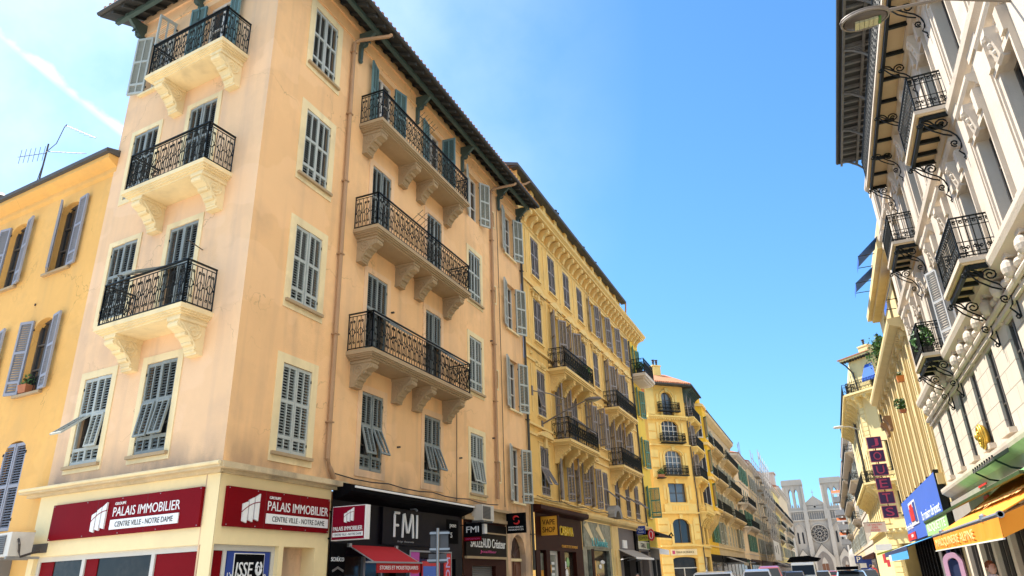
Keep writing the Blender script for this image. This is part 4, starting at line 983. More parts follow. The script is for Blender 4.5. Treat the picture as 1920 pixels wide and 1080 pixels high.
lettering('A CABANA', 2.1, .36, gold_letter, T, (0, -.001, .18), depth=.05); lettering('CIGARETTE ELECTRONIQUE', 2.0, .12, gold_sign, T, (.6, -.001, -.42))
mb = MB(collage); wall_mb(mb, 5.82, 10.35, 0, 4.05, [(6.4, 7.0, .4, 2.85), (7.4, 10.0, .4, 2.85)], .2); Y2.part('collage_shop_front', mb, 0, -.06, 0)
mb = MB(glass_shop); mb.box(6.4, 7.0, .1, .13, .4, 2.85); mb.box(7.4, 10.0, .1, .13, .4, 2.85); mb.use(ochre); mb.box(7.45, 8.0, .05, .0995, .4, 2.4); mb.use(white_sign); mb.sphere((9.2, .08, 2.35), .18, 8, (2.2, .1, .5)); mb.sphere((8.8, .08, 2.15), .18, 8, (1.4, .1, .6)); mb.use(gold_sign); mb.sphere((8.4, .08, 1.75), .09, 8, (1, .1, 1)); Y2.part('collage_shop_window', mb)
mb = MB(brown_sign); mb.box(7.02, 7.38, -.09, -.061, 0, 2.88); Y2.part('brown_pier', mb)
T = Y2.thing('shop_sign', 'collage patterned shop sign with turquoise lettering', 'shop sign', 8.1, -.062, 2.95)
mb = MB(collage); mb.box(-2.2, 2.2, -.05, -.001, 0, 1.08); mb.use(cream); mb.prism([(-1.6, 1.07), (-.6, .3), (-1.0, .3), (-2.1, .9)], -.06, -.0505, 'y'); mb.prism([(.1, 1.07), (1.2, .25), (.9, .25), (-.3, .8)], -.06, -.0505, 'y'); part('panel', mb, T); lettering("L'Univide", 2.5, .38, turq, T, (.2, -.062, .24), depth=.02)
mb = MB(yellow_trim); mb.prism([(0, 4.06), (-.16, 4.10), (-.30, 4.16), (-.34, 4.26), (-.34, 4.36), (0, 4.42)], 5.95, 19.0); mb.box(0.2, 18.9, -.06, -.001, 4.425, 4.515); Y2.part('shop_cornice', mb)
mb = MB(yellow_trim); mb.box(10.4, 11.6, -.16, -.001, 0, 4.055); mb.box(10.75, 11.25, -.20, -.1605, .5, 2.9); Y2.part('pier', mb)
def arch_hood(mb):
    pts = [(.80 * cos(pi * k / 12), .62 * sin(pi * k / 12)) for k in range(13)]; q = [(.45 * cos(pi * k / 12), .34 * sin(pi * k / 12)) for k in range(13)]
    for k in range(12): mb.prism([pts[k], pts[k + 1], q[k + 1], q[k]], -.42, -.001, 'y')
    mb.use(dark_wood); mb.box(-.45, .45, -.08, -.001, 0, .33)
Y2.inst('arched_pediment', cached(('arch_hood',), arch_hood, mat('weathered_lead', (.28, .27, .25), .8, .2, 4)), 11.0, 0, 4.425)
mb = MB(mat('taupe_front', (.16, .135, .12), .7, .08, 2)); wall_mb(mb, 11.62, 18.9, 0, 4.05, [(12.6, 15.2, .13, 2.7), (15.8, 18.4, .13, 3.0)], .4); mb.use(black_sign); mb.box(15.2, 15.75, -.10, -.001, .2, 4.0); Y2.part('taupe_shop_front', mb, 0, -.05, 0)
mb = MB(mat('roller_dark', (.10, .09, .085), .6, .08, 3))
for k in range(40): mb.prism([(.34, .13 + k * .0715), (.31, .15 + k * .0715), (.31, .18 + k * .0715), (.34, .2 + k * .0715)], 15.8, 18.4)
mb.use(glass_shop); mb.box(12.6, 15.2, .3, .33, .13, 2.7); Y2.part('taupe_shop_window', mb)
T = Y2.thing('shop_awning', 'small grey brown awning over the taupe shop front', 'awning', 13.4, -.06, 2.55)
mb = MB(grey_fabric); mb.add([(-2.0, 0, .45), (2.0, 0, .45), (2.0, -.95, 0), (-2.0, -.95, 0), (-2.0, 0, .42), (2.0, 0, .42), (2.0, -.95, -.03), (-2.0, -.95, -.03)], [(0, 1, 2, 3), (4, 7, 6, 5), (0, 3, 7, 4), (1, 5, 6, 2), (2, 6, 7, 3), (0, 4, 5, 1)]); part('canopy', mb, T)
mb = MB(white_sign); mb.box(-2.0, 2.0, -.98, -.955, -.08, .02); part('front_bar', mb, T); mb = MB(steel)
for x in (-1.8, 0, 1.8): mb.tube([(x, 0, -.1), (x, -.5, -.0), (x, -.93, -.03)], .02, 4)
part('arms', mb, T)
mb = MB(white_sign); mb.box(12.6, 13.4, -.12, -.055, 3.05, 3.45); tag(inst('sign_panel', mb.mesh('sign_panel'), None, Y2.w(0, 0, 0), pi / 2), 'pale square panel on the taupe front above the grey awning', 'sign panel')
T = thing('projecting_sign', 'blue projecting shop sign with white writing', 'projecting sign', (-9.55, 41, 3.84), 0, 'cluster of projecting signs')
mb = MB(blue_sign); mb.box(-.24, .24, 0, .1, 0, .42); part('box', mb, T); lettering('Noir', .34, .14, white_sign, T, (0, -.001, .26)); lettering('Sushi', .3, .08, white_sign, T, (0, -.001, .1))
T = thing('projecting_sign', 'wide yellow projecting sign under the blue one', 'projecting sign', (-9.45, 41.2, 3.48), 0, 'cluster of projecting signs')
mb = MB(mat('lime_panel', (.62, .52, .03), .5, .1, 4)); mb.box(-.33, .33, 0, .1, 0, .30); part('box', mb, T); lettering('OPEN', .5, .16, ink, T, (0, -.001, .15))
T = thing('projecting_sign', 'red round lozenge sign at the end of the cluster', 'projecting sign', (-9.02, 41.1, 3.45), 0, 'cluster of projecting signs')
mb = MB(red_toy); mb.prism([(.18 * cos(a), .32 + .32 * sin(a)) for a in [k * pi / 8 for k in range(16)]], 0, .1, 'y'); part('box', mb, T); mb = MB(white_sign); mb.tube([(.10 * cos(a), -.012, .32 + .2 * sin(a)) for a in [k * pi / 8 for k in range(16)]], .016, 5, closed=True); part('ring', mb, T)
T = Y2.thing('shop_sign', 'pale poster style shop sign with dark lettering past the grey awning', 'shop sign', 17.2, -.06, 3.1)
mb = MB(mat('pale_sign', (.6, .58, .45), .5, .3, 4)); mb.box(-1.4, 1.4, -.08, 0, 0, .42); part('panel', mb, T); lettering('GRILL', 1.2, .24, ink, T, (-.2, -.081, .2)); mb = MB(leafm); mb.box(.7, 1.3, -.1, -.0805, .05, .36); part('green_mark', mb, T)
T = Y2.thing('shop_canopy', 'black canopy over the last shop of the yellow building', 'canopy', 19.0, -.06, 3.7)
mb = MB(black_sign); mb.prism([(0, .55), (-.9, .22), (-.95, .14), (-.9, .10), (0, .2)], -1.5, 2.4); part('canopy', mb, T); mb = MB(black_sign); mb.tube([(1.9, -.85, .22), (1.9, -1.0, .4), (1.9, -1.1, .2)], .05, 6); part('lamp', mb, T)
T = Y2.thing('shop_awning', 'short white awning with pale valance at the end of the yellow building', 'awning', 20.2, -.06, 2.85)
mb = MB(white_fabric); mb.prism([(0, .42), (-.6, .28), (-.6, 0), (-.59, 0), (-.58, .26), (0, .39)], -1.4, 1.4); part('canopy', mb, T)
mb = MB(mat('dark_shop', (.05, .05, .05), .6, .2, 2)); wall_mb(mb, 18.92, 21.6, 0, 3.2, [(19.3, 20.2, .13, 2.7), (20.5, 21.4, .4, 2.6)], .3); Y2.part('end_shop_front', mb, 0, -.05, 0)
mb = MB(glass_shop); mb.box(19.3, 20.2, .2, .22, .13, 2.7); mb.box(20.5, 21.4, .2, .22, .4, 2.6); Y2.part('end_shop_window', mb)
# street lamps on the left fronts
def wall_lamp(F, x, z, reach, rise, lab, hl=.75):
    T = F.thing('street_lamp', lab, 'street lamp', x, 0, z)
    mb = MB(lampm); mb.tube([(0, 0, 0), (0, -reach * .5, rise * .55), (0, -reach, rise)], [.035, .03, .025], 6); mb.box(-.08, .08, -.04, 0, -.25, .15); part('arm', mb, T)
    mb = MB(lampm); mb.sphere((0, -reach - hl * .45, rise + .03), hl / 2, 10, (.42, 1, .24)); mb.use(lens); mb.sphere((0, -reach - hl * .47, rise - .02), hl * .36, 10, (.42, 1, .22)); part('lamp_head', mb, T); return T
wall_lamp(Y2, 1.6, 7.55, 1.9, .75, 'grey street lamp on a long arm from the yellow building over its second floor')
T = Y2.thing('street_lamp', 'shorter street lamp arm close to the black drainpipe of the yellow building', 'street lamp', .6, 0, 8.75)
mb = MB(lampm); mb.tube([(0, 0, 0), (.5, -.6, -.1), (.9, -1.0, -.3)], .025, 5); mb.box(-.06, .06, -.04, 0, -.2, .2); part('arm', mb, T)

# ================================================================== round-windowed corner building with the spreading eave
RZ = pi / 4
RB = building('ochre yellow corner building with tall arched windows and a deep timber eave', -9.65, 62.35, RZ)
RS = Fac(RB.root, -9.65, 62.35, pi / 2, 0, 0, pi / 2 - RZ)       # its avenue front
RBm = mat('corner_yellow', (.86, .55, .14), .9, .08, .8, .3, 40, stain=.3, streak=.3, stain_col=(.5, .34, .12)); RBt = mat('corner_yellow_trim', (.82, .60, .20), .85, .08, 2, .3, 40, stain=.35, stain_col=(.5, .36, .15))
c = -1.72
ops = [(c - .55, c + .55, 14.45, 16.45, .5), (c - .85, c + .85, 12.2, 13.95, .35), (c - .85, c + .85, 9.45, 11.42, .5), (c - .85, c + .85, 7.2, 8.72), (c - .85, c + .85, 4.05, 5.92, .45), (c - 1.15, c + 1.15, .2, 3.0, .15)]
mb = MB(RBm); wall_mb(mb, -3.9, 0, 0, 17.0, ops, .28); RB.part('wall', mb)
for z, h, w, r, k in ((14.45, 2.0, 1.1, 3, glass_blue), (12.2, 1.75, 1.7, 4, glass), (9.45, 1.95, 1.7, 4, glass_blue), (7.2, 1.52, 1.7, 2, glass_blue), (4.05, 1.86, 1.7, 1, glass)):
    mb = MB(frame_white if z > 7.3 and z != 14.45 else frame_dark); n = 4 if w > 1.2 and z > 9 else 2
    for i in range(n + 1): mb.box(-w / 2 + i * w / n - .03, -w / 2 + i * w / n + .03, -.03, .03, 0, h)
    for i in range(r + 1): mb.box(-w / 2, w / 2, -.025, .025, i * h / max(r, 1) - .025, i * h / max(r, 1) + .025)
    mb.use(k); mb.box(-w / 2, w / 2, .031, .05, 0, h); RB.part('window', mb, c, .2, z)
mb = MB(frame_white); mb.box(-1.15, 1.15, -.03, .03, 1.95, 2.02); mb.box(-.1, -.04, -.03, .03, 0, 1.95); mb.use(glass_shop); mb.box(-1.15, 1.15, .031, .05, 0, 2.8); RB.part('shop_window', mb, c, .2, .2)
mb = MB(RBt)
for z, p in ((14.22, .28), (14.12, .18), (11.80, .14), (6.30, .18), (3.78, .14)): mb.box(-3.9, .1, -p, -.001, z, z + .11)
for k in range(22): mb.box(-3.85 + k * .18, -3.77 + k * .18, -.22, -.001, 14.0, 14.115)
for z in (4.3, 4.9, 5.5, .7, 1.3, 1.9, 2.5): mb.box(-3.9, c - 1.2, -.04, -.001, z, z + .5); mb.box(c + 1.2, 0, -.04, -.001, z, z + .5)
for z in (9.2, 10.0, 10.8, 12.3, 13.0): mb.box(-3.88, -3.2, -.05, -.001, z, z + .62)
mb.box(-3.85, -3.1, -.16, -.001, 14.4, 16.8)
for x in (c,): mb.tube([(x + .72 * cos(pi * k / 10), -.02, 15.95 + .70 * sin(pi * k / 10)) for k in range(11)], .07, 6); mb.tube([(x + 1.0 * cos(pi * k / 10), -.02, 10.92 + .62 * sin(pi * k / 10)) for k in range(11)], .07, 6)
RB.part('moulding', mb)
mb = MB(RBt); mb.box(-3.2, -.1, -.14, -.001, 6.415, 7.06); 
for k in range(6): mb.use(RBm); mb.box(c - .75 + k * .28, c - .58 + k * .28, -.16, -.1405, 6.55, 6.92)
RB.part('balustrade', mb)
for w, z, p in ((2.1, 14.75, .42), (2.3, 12.06, .55), (2.3, 9.38, .4)):
    B = RB.inst('balcony', cached(('rbslab', w, p), lambda mb, w=w, p=p: mb.box(-w / 2, w / 2, -p, -.001, -.09, 0), iron), c, 0, z); railing('railing', B, -w / 2, w / 2, p, .72, 'dense', .12, .014, ins=.03)
# avenue side of it: bays, balconies, plain panels
ops = []
for x in (1.2, 3.3):
    ops += [(x - .5, x + .5, z, z + 2.0) for z in (14.5, 11.95, 9.4)]; ops += [(x - .45, x + .45, 7.1, 8.7), (x - .6, x + .6, 4.0, 5.9)]
ops += [(.5, 3.9, .2, 3.0)]
mb = MB(RBm); wall_mb(mb, .0, 4.6, 0, 17.0, ops, .25, thick=12); RS.part('street_wall', mb)
for x in (1.2, 3.3):
    for z in (14.5, 11.95, 9.4): window(RS, x, z, 1.0, 2.0, 'open', sm=shut_brown, ang=(150, 150), sill=RBt)
    window(RS, x, 7.1, .9, 1.6, 'glass'); window(RS, x, 4.0, 1.2, 1.9, 'glass', fr=frame_dark)
for z in (14.4, 11.85, 9.3): balcony(RS, .3, 4.4, z, .7, RBt, kind='dense', rs=.16, rr=.014, h=.85, corb=(.6, 4.1), steps=Y2STEPS)
balcony(RS, .2, 4.5, 6.5, .8, RBt, kind='dense', rs=.2, rr=.02, h=.6, rm=RBt, corb=(.5, 1.5, 2.5, 3.5, 4.3), ch=.9, steps=Y2STEPS)
mb = MB(glass_shop); mb.box(.5, 3.9, .15, .18, .2, 3.0); mb.use(white_sign); mb.box(.6, 2.0, .1, .149, .4, 2.4); mb.use(RBt); mb.box(0, 4.6, -.14, -.001, 3.7, 3.85); RS.part('shop_window', mb)
mb = MB(pipe_dark); mb.tube([(.05, -.12, 14), (.05, -.12, 2)], .05, 6); RS.part('rain_pipe', mb)
# spreading eave and tiled roof
eo = [(-4.6, -.9), (.45, -.95)]; e2 = RS.l(5.0, -.95, 0); w2 = RS.l(4.6, 0, 0)
mb = MB(soffit); mb.quad((*eo[0], 16.92), (*eo[1], 16.92), (0, 0, 17.0), (-3.9, 0, 17.0)); mb.quad((*eo[1], 16.92), (e2[0], e2[1], 16.92), (w2[0], w2[1], 17.0), (0, 0, 17.0))
mb.quad((*eo[0], 16.92), (*eo[0], 17.04), (*eo[1], 17.04), (*eo[1], 16.92)); mb.quad((*eo[1], 16.92), (*eo[1], 17.04), (e2[0], e2[1], 17.04), (e2[0], e2[1], 16.92))
mb.use(roof_tile); mb.quad((*eo[0], 17.045), (*eo[1], 17.045), (-1, 3.2, 19.0), (-5.5, 3.2, 19.0)); mb.quad((*eo[1], 17.045), (e2[0], e2[1], 17.045), (w2[0] - 3, w2[1] + 3, 18.8), (-1, 3.2, 19.0))
rf = RB.part('roof', mb)
mb = MB(roof_tile)
for k in range(24): x = -4.5 + k * .21; mb.tube([(x, -.9, 17.10), (x - .2, 2.6, 18.78)], .075, 5)
part('tiles', mb, rf)
for z, h, w in ((14.45, 2.0, 1.1), (12.2, 1.75, 1.7), (9.45, 1.97, 1.7), (7.2, 1.52, 1.7), (4.05, 1.87, 1.7)):
    mb = MB(RBt)
    for s in (-1, 1): mb.box(*sorted((c + s * w / 2, c + s * (w / 2 + .2))), -.07, -.001, z - .1, z + h * .78); mb.box(*sorted((c + s * (w / 2 + .28), c + s * (w / 2 + .5))), -.05, -.001, z + .2, z + h * .9)
    mb.prism([(c - .11, z + h - .02), (c + .11, z + h - .02), (c + .16, z + h + .34), (c - .16, z + h + .34)], -.14, -.001, 'y'); mb.box(c - w / 2 - .35, c + w / 2 + .35, -.16, -.0015, z - .22, z - .101)
    RB.part('window_surround', mb)
mb = MB(fascia_green)
for k in range(9):
    x = .3 + k * .5; mb.prism([(0, 16.95), (-.85, 16.88), (-.85, 16.8), (-.5, 16.6), (-.25, 16.2), (-.1, 15.7), (0, 15.6)], x - .04, x + .04)
o = RS.part('eave_brackets', mb)
chimney(RB.w(-1.0, 2.2, 18.4), .8, 1.1, 'yellow chimney with black cowls on the tiled corner roof', RZ, 2, RBt, None)
chimney(RB.w(-3.3, 1.5, 18.1), 1.2, .5, 'low rack of chimney cowls at the left of the tiled corner roof', RZ, 3, roof_tile, None)
T = RB.thing('shop_sign', 'cream shop sign with dark red lettering on the rounded corner building', 'shop sign', c - .1, -.02, 3.12)
mb = MB(cream); mb.box(-1.25, 1.25, -.06, 0, 0, .46); part('panel', mb, T); lettering('TISSUS DE FRANCE', 1.7, .14, ink, T, (.1, -.061, .23)); mb = MB(magenta); mb.box(-1.1, -.85, -.065, -.0605, .1, .36); part('mark', mb, T)
mb = MB(iron); mb.box(-3.55, -2.95, -.5, -.0, 9.05, 9.12); T = tag(inst('flower_balcony', mb.mesh('flower_balcony'), None, RB.w(0, 0, 0), RZ), 'little iron ledge at the left edge of the corner building', 'ledge')
pot_plant('potted_plant', 'red and green potted plants on the small iron ledge of the corner building', 'plant', RB.w(-3.25, -.25, 9.12), .5, .25, .3, 160, .08, pot, rz=RZ)
# ================================================================== white stone building on the right
def brick_mat(name, base, mortar, w, h, ms=.007, var=.06):
    m = base.copy(); m.name = name; n = m.node_tree.nodes; l = m.node_tree.links; b = n['Principled BSDF']
    geo = n.new('ShaderNodeNewGeometry'); sp = n.new('ShaderNodeSeparateXYZ'); cb = n.new('ShaderNodeCombineXYZ'); br = n.new('ShaderNodeTexBrick')
    l.new(geo.outputs['Position'], sp.inputs[0]); l.new(sp.outputs['Y'], cb.inputs['X']); l.new(sp.outputs['Z'], cb.inputs['Y']); l.new(cb.outputs[0], br.inputs['Vector'])
    br.inputs['Scale'].default_value = 1; br.inputs['Brick Width'].default_value = w; br.inputs['Row Height'].default_value = h; br.inputs['Mortar Size'].default_value = ms; br.inputs['Mortar Smooth'].default_value = .3
    src = b.inputs['Base Color'].links[0].from_socket
    mx = n.new('ShaderNodeMixRGB'); l.new(br.outputs['Fac'], mx.inputs[0]); l.new(src, mx.inputs[1]); mx.inputs[2].default_value = (*mortar, 1); l.new(mx.outputs[0], b.inputs['Base Color'])
    bm = n.new('ShaderNodeBump'); bm.inputs['Strength'].default_value = .8; bm.inputs['Distance'].default_value = .03; bm.invert = True; l.new(br.outputs['Fac'], bm.inputs['Height']); l.new(bm.outputs[0], b.inputs['Normal'])
    return m
ashlar = brick_mat('white_ashlar', white_stone, (.42, .36, .29), 1.15, .44, .018)
WB = building('tall white stone building with scrolled iron balconies and carved window hoods', 4.4, 0, -pi / 2)
WA = [7.78 + 2.43 * k for k in range(10)]
FZ = ((4.55, 1.95, .74), (7.62, 2.25, .95), (11.42, 2.25, .95), (14.75, 1.9, .95))
ops = []
for y in WA:
    for z, h, w in FZ[1:]: ops.append((-y - w / 2, -y + w / 2, z, z + h))
mb = MB(white_stone); wall_mb(mb, -31.3, -4.5, 6.62, 17.25, ops, .38, thick=12); WB.part('wall', mb)
mb = MB(ashlar); wall_mb(mb, -31.3, -4.5, 4.05, 6.62, [(-y - .37, -y + .37, 4.55, 6.50) for y in WA], .38); WB.part('ashlar_wall', mb)
def wb_hood(mb):
    mb.prism([(0, .62), (-.08, .66), (-.08, .70), (-.18, .76), (-.22, .84), (-.22, .92), (0, .95)], -.74, .74)
    mb.box(-.60, .60, -.07, -.001, .22, .6195)
    mb.box(-.66, -.45, -.16, -.001, .12, .619); mb.box(.45, .66, -.16, -.001, .12, .619)
    mb.prism([(0, .60), (-.26, .60), (-.28, .45), (-.20, .30), (-.14, .0), (-.10, -.06), (0, -.06)], -.15, .15)
    for z, r in ((.46, .10), (.30, .085), (.15, .07)): mb.sphere((0, -.20 + (.46 - z) * .2, z), r, 8)
    for x in (-.32, .32): mb.sphere((x, -.08, .42), .09, 8, (1.6, .6, .8))
WH = cached(('wb_hood',), wb_hood, white_trim)
def wb_frame(w, h):
    def fn(mb):
        for s in (-1, 1):
            mb.box(*sorted((s * w / 2, s * (w / 2 + .13))), -.06, -.001, 0, h); mb.box(*sorted((s * (w / 2 + .1305), s * (w / 2 + .19))), -.10, -.001, 0, h)
        mb.box(-w / 2 - .19, w / 2 + .19, -.10, -.0015, h + .0005, h + .13)
        mb.box(-w / 2 - .22, w / 2 + .22, -.13, -.001, -.14, -.001)
    return fn
for y in WA:
    for i, (z, h, w) in enumerate(FZ):
        W = WB.inst('window', cached(('wbwin', w, h), sash_fn(w, h, 3), frame_dark), -y, .20 if i else .09, z)
        if i: inst('surround', cached(('wbframe', w, h), wb_frame(w, h), white_trim), W, (0, -.20, 0)); (inst('hood', WH, W, (0, -.20, h)) if i < 3 else None)
        else: inst('sill', cached(('wbsill',), lambda mb: mb.box(-.5, .5, -.16, .3, -.13, -.001), white_trim), W, (0, -.09, 0))
        if i == 1 and abs(y - WA[6]) < .1:
            me = cached(('shutter_w', w, h), leaf_fn(w * .5, h, 1, SPL, -1, False, .07), mat('pale_shutter', (.45, .46, .46), .6, .1, 3))
            for s, a in ((1, 150), (-1, 165)): inst('shutter', me, W, (-s * w / 2, -.24, 0), -radians(a) if s > 0 else pi + radians(a) )
# piers, bands, cornices
for y in [q + 1.215 for q in WA] + [WA[0] - 1.215]:
    mb = MB(white_trim)
    for z0, z1 in ((7.95, 10.95), (11.65, 14.1), (14.98, 16.6)):
        mb.box(-y - .34, -y + .34, -.07, -.001, z0, z1); mb.box(-y - .42, -y + .42, -.10, -.0015, z0 - .25, z0 - .001); mb.box(-y - .42, -y + .42, -.11, -.0015, z1 + .001, z1 + .2)
    WB.part('pilaster', mb)
mb = MB(white_trim)
mb.prism([(0, 7.20), (-.12, 7.26), (-.30, 7.36), (-.34, 7.48), (-.34, 7.58), (0, 7.60)], -31.3, -4.5)
mb.prism([(0, 11.05), (-.08, 11.10), (-.18, 11.2), (-.20, 11.34), (0, 11.38)], -31.3, -4.5)
mb.prism([(0, 14.34), (-.08, 14.4), (-.18, 14.5), (-.20, 14.66), (0, 14.7)], -31.3, -4.5)
mb.tube([(-31.3, -.10, 6.80), (-4.5, -.10, 6.80)], .075, 8); mb.box(-31.3, -4.5, -.08, -.001, 6.60, 6.70)
mb.prism([(0, 16.85), (-.12, 16.9), (-.22, 17.0), (-.24, 17.12), (0, 17.14)], -31.3, -4.5)
WB.part('cornice_bands', mb)
def swag(mb):
    mb.sphere((0, -.18, 7.02), .165, 12, (.95, .9, 1.2)); mb.box(-.14, .14, -.22, -.001, 7.22, 7.34); mb.sphere((-.42, -.10, 6.98), .13, 8, (1.4, .8, .8)); mb.sphere((.42, -.10, 6.98), .13, 8, (1.4, .8, .8)); mb.prism([(-.0, 6.98), (-.14, 6.95), (-.12, 6.8), (-.05, 6.62), (0, 6.55)], -.09, .09)
me = cached(('swag',), swag, white_trim)
y = 12.0
while y < 31: inst('frieze_boss', me, WB.root, WB.l(-y, -.001, 0), 0); y += 1.215
tan_shade = mat('tan_underside_shade', (.62, .46, .26), .85, .08, 2, .2, 30, stain=.3)  # balcony undersides: shade put into the colour, darker than the white trim
# iron-braced balconies
def wb_slab(w, p):
    def fn(mb):
        mb.box(-w / 2, w / 2, -p, -.001, -.10, 0); mb.use(tan_shade); mb.box(-w / 2 + .03, w / 2 - .03, -p + .03, -.002, -.15, -.1005)
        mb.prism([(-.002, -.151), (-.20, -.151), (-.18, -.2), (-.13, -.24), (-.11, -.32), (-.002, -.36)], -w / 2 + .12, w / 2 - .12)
        mb.use(iron_rust if False else iron)
        mb.box(-w / 2 + .08, w / 2 - .08, -p + .09, -p + .17, -.27, -.1505)
        mb.box(-w / 2 + .06, -w / 2 + .12, -p + .171, -.003, -.26, -.1505); mb.box(w / 2 - .12, w / 2 - .06, -p + .171, -.003, -.26, -.1505)
        n = max(3, round(w / (.62 if w < 5 else 1.1)))
        for k in range(1, n): x = -w / 2 + w * k / n; mb.box(x - .04, x + .04, -p + .171, -.201, -.25, -.1505)
    return fn
def wb_brace(p):
    def fn(mb):
        r = .020
        def t(pts, r=r): mb.tube([(0, y, z) for y, z in pts], r, 5)
        t(spiral(-p + .04, -.36, .07, .02, pi * .5, -1.4, 12)); t([(-p + .04, -.29), (-p + .16, -.30), (-p + .30, -.42), (-p + .46, -.56), (-.22, -.66), (-.12, -.80), (-.07, -1.0)])
        t([(-p + .12, -.33), (-p + .26, -.54), (-.36, -.70), (-.20, -.78)]); t(spiral(-.32, -.42, .03, .15, 0, 1.6, 16)); t(spiral(-.20, -.98, .02, .09, pi, 1.3, 12))
        t([(-.07, -1.0), (-.10, -1.12), (-.16, -1.2), (-.10, -1.28), (-.02, -1.42)]); t([(-.47, -.42), (-p + .28, -.30), (-p + .12, -.22)]); t(spiral(-.06, -1.4, .06, .02, 0, 1.2, 8))
        t([(-.015, -.2), (-.015, -1.4)])
    return fn
def wb_balcony(y0, y1, z, p=.82, kind='grid', rs=.15, braces=(), h=.95):
    w = y1 - y0; x = -(y0 + y1) / 2
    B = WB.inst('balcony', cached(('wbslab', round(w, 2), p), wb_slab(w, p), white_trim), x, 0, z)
    railing('railing', B, -w / 2, w / 2, p, h, kind, rs, .012)
    for b in braces: inst('brace', cached(('brace', p), wb_brace(p), iron), B, (-b - x, 0, 0))
    return B
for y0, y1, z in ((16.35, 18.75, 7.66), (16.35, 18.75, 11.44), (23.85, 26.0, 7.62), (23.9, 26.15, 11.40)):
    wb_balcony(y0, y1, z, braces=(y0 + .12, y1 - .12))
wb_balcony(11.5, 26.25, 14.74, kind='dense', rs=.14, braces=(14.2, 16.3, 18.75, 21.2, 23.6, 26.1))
pot_plant('potted_plant', 'leafy green plants spilling over the lower far balcony of the white building', 'plant', (3.85, 24.9, 7.62), 1.1, .32, .42, 300, .12, pot_dark, rz=-pi / 2, sq=(1.5, .7, 1.25))
mb = MB(pot_dark); mb.frustum((-.5, .5, -.14, .14), (-.55, .55, -.16, .16), 0, .34); tag(inst('planter', mb.mesh('planter'), None, (3.95, 25.1, 11.40), -pi / 2), 'dark planter box inside the upper far balcony of the white building', 'planter')
# deep eave on brackets
EZ = 17.28
mb = MB(soffit); mb.box(-28.9, -4.5, -1.22, -.001, EZ, EZ + .08); mb.use(pipe_dark); mb.tube([(-28.95, -1.27, EZ + .10), (-4.5, -1.27, EZ + .10)], .075, 8); mb.use(roof_dark); mb.prism([(-1.25, EZ + .16), (-1.25, EZ + .22), (6, EZ + 3), (6, EZ + .16)], -28.95, -4.5)
mb.prism([(.0, EZ + .0), (.0, EZ + .1), (6, EZ + 2), (6, EZ)], -31.3, -28.951)
rf = WB.part('roof', mb)
mb = MB(mat('grey_timber', (.17, .17, .165), .7, .25, 4))
y = 5.0
while y < 28.8: mb.box(-y - .045, -y + .045, -1.18, -.25, EZ - .10, EZ - .0005); y += .46
mb.box(-28.85, -4.5, -.62, -.54, EZ - .19, EZ - .1005); mb.box(-28.85, -4.5, -1.2, -1.12, EZ - .14, EZ - .1005); part('rafters', mb, rf)
def wb_eb(mb):
    t = lambda pts, r=.035: mb.tube([(0, y, z) for y, z in pts], r, 5)
    t([(-1.15, EZ - .16), (-.9, EZ - .24), (-.62, EZ - .45), (-.35, EZ - .75), (-.14, EZ - .95), (-.02, EZ - 1.1)], .045); t(spiral(-.75, EZ - .28, .03, .13, 0, 1.4, 12)); t(spiral(-.25, EZ - .5, .03, .16, 0, 1.5, 12)); t([(-1.15, EZ - .12), (-.02, EZ - .14)], .04); t([(-.02, EZ - .1), (-.02, EZ - 1.15)], .04)
me = cached(('wb_eave_bracket',), wb_eb, MATS['grey_timber'])
for y in [WA[0] - 1.215 + 2.43 * k for k in range(10)]: inst('eave_bracket', me, WB.root, WB.l(-y, -.001, 0), 0)
# street level of the white building
mb = MB(white_stone); wall_mb(mb, -31.3, -4.5, 0, 4.05, [(-y - 1.02, -y + 1.02, .13, 3.1) for y in WA], .3); WB.part('shop_front', mb, 0, .0, 0)
mb = MB(glass_shop)
for y in WA: mb.box(-y - 1.02, -y + 1.02, .2, .23, .13, 3.1)
mb.use(frame_dark)
for y in WA:
    for k in (-1, -.33, .33): mb.box(-y + k * .98, -y + k * .98 + .07, .12, .1995, .13, 3.1)
    mb.box(-y - 1.02, -y + 1.02, .121, .199, 2.45, 2.53)
mb.use(pale_green)
for y in (WA[4], WA[5]): mb.box(-y - .2, -y + .05, .10, .1195, .13, 2.9)
mb.use(white_sign); mb.box(-WA[4] - .6, -WA[4] - .1, .09, .0995, 1.9, 2.15); mb.box(-WA[5] - .5, -WA[5] - .3, .09, .0995, 1.2, 2.1)
WB.part('shop_window', mb)
mb = MB(white_trim)
mb.prism([(-.0005, 3.95), (-.10, 4.0), (-.24, 4.10), (-.26, 4.18), (-.26, 4.26), (-.0005, 4.30)], -31.35, -4.5); 
WB.part('shop_cornice', mb)
mb = MB(mat('grey_band', (.34, .31, .27), .8, .1, 2)); mb.box(-31.3, -24.5, -.06, -.001, 3.12, 3.80); mb.use(red_toy); mb.box(-25.2, -24.0, -.09, -.0605, 3.15, 3.2); mb.box(-25.2, -24.0, -.09, -.0605, 3.72, 3.77); mb.box(-24.9, -24.2, -.09, -.0605, 3.3, 3.45); WB.part('fascia', mb)
T = WB.thing('door_canopy', 'dark glass and iron door canopy under the gilded head', 'canopy', -20.9, 0, 3.55)
mb = MB(roof_dark); mb.prism([(-.27, .55), (-.62, .36), (-.62, .30), (-.27, .45)], -1.4, 1.4); part('canopy', mb, T); mb = MB(iron)
for x in (-1.3, 1.3): mb.tube([(x, -.01, .05), (x, -.3, .12), (x, -.58, .31)], .025, 5)
for k in range(9): mb.tube([(-1.3 + k * .325, -.61, .31), (-1.3 + k * .325, -.61, .42)], .02, 4)
part('ironwork', mb, T)
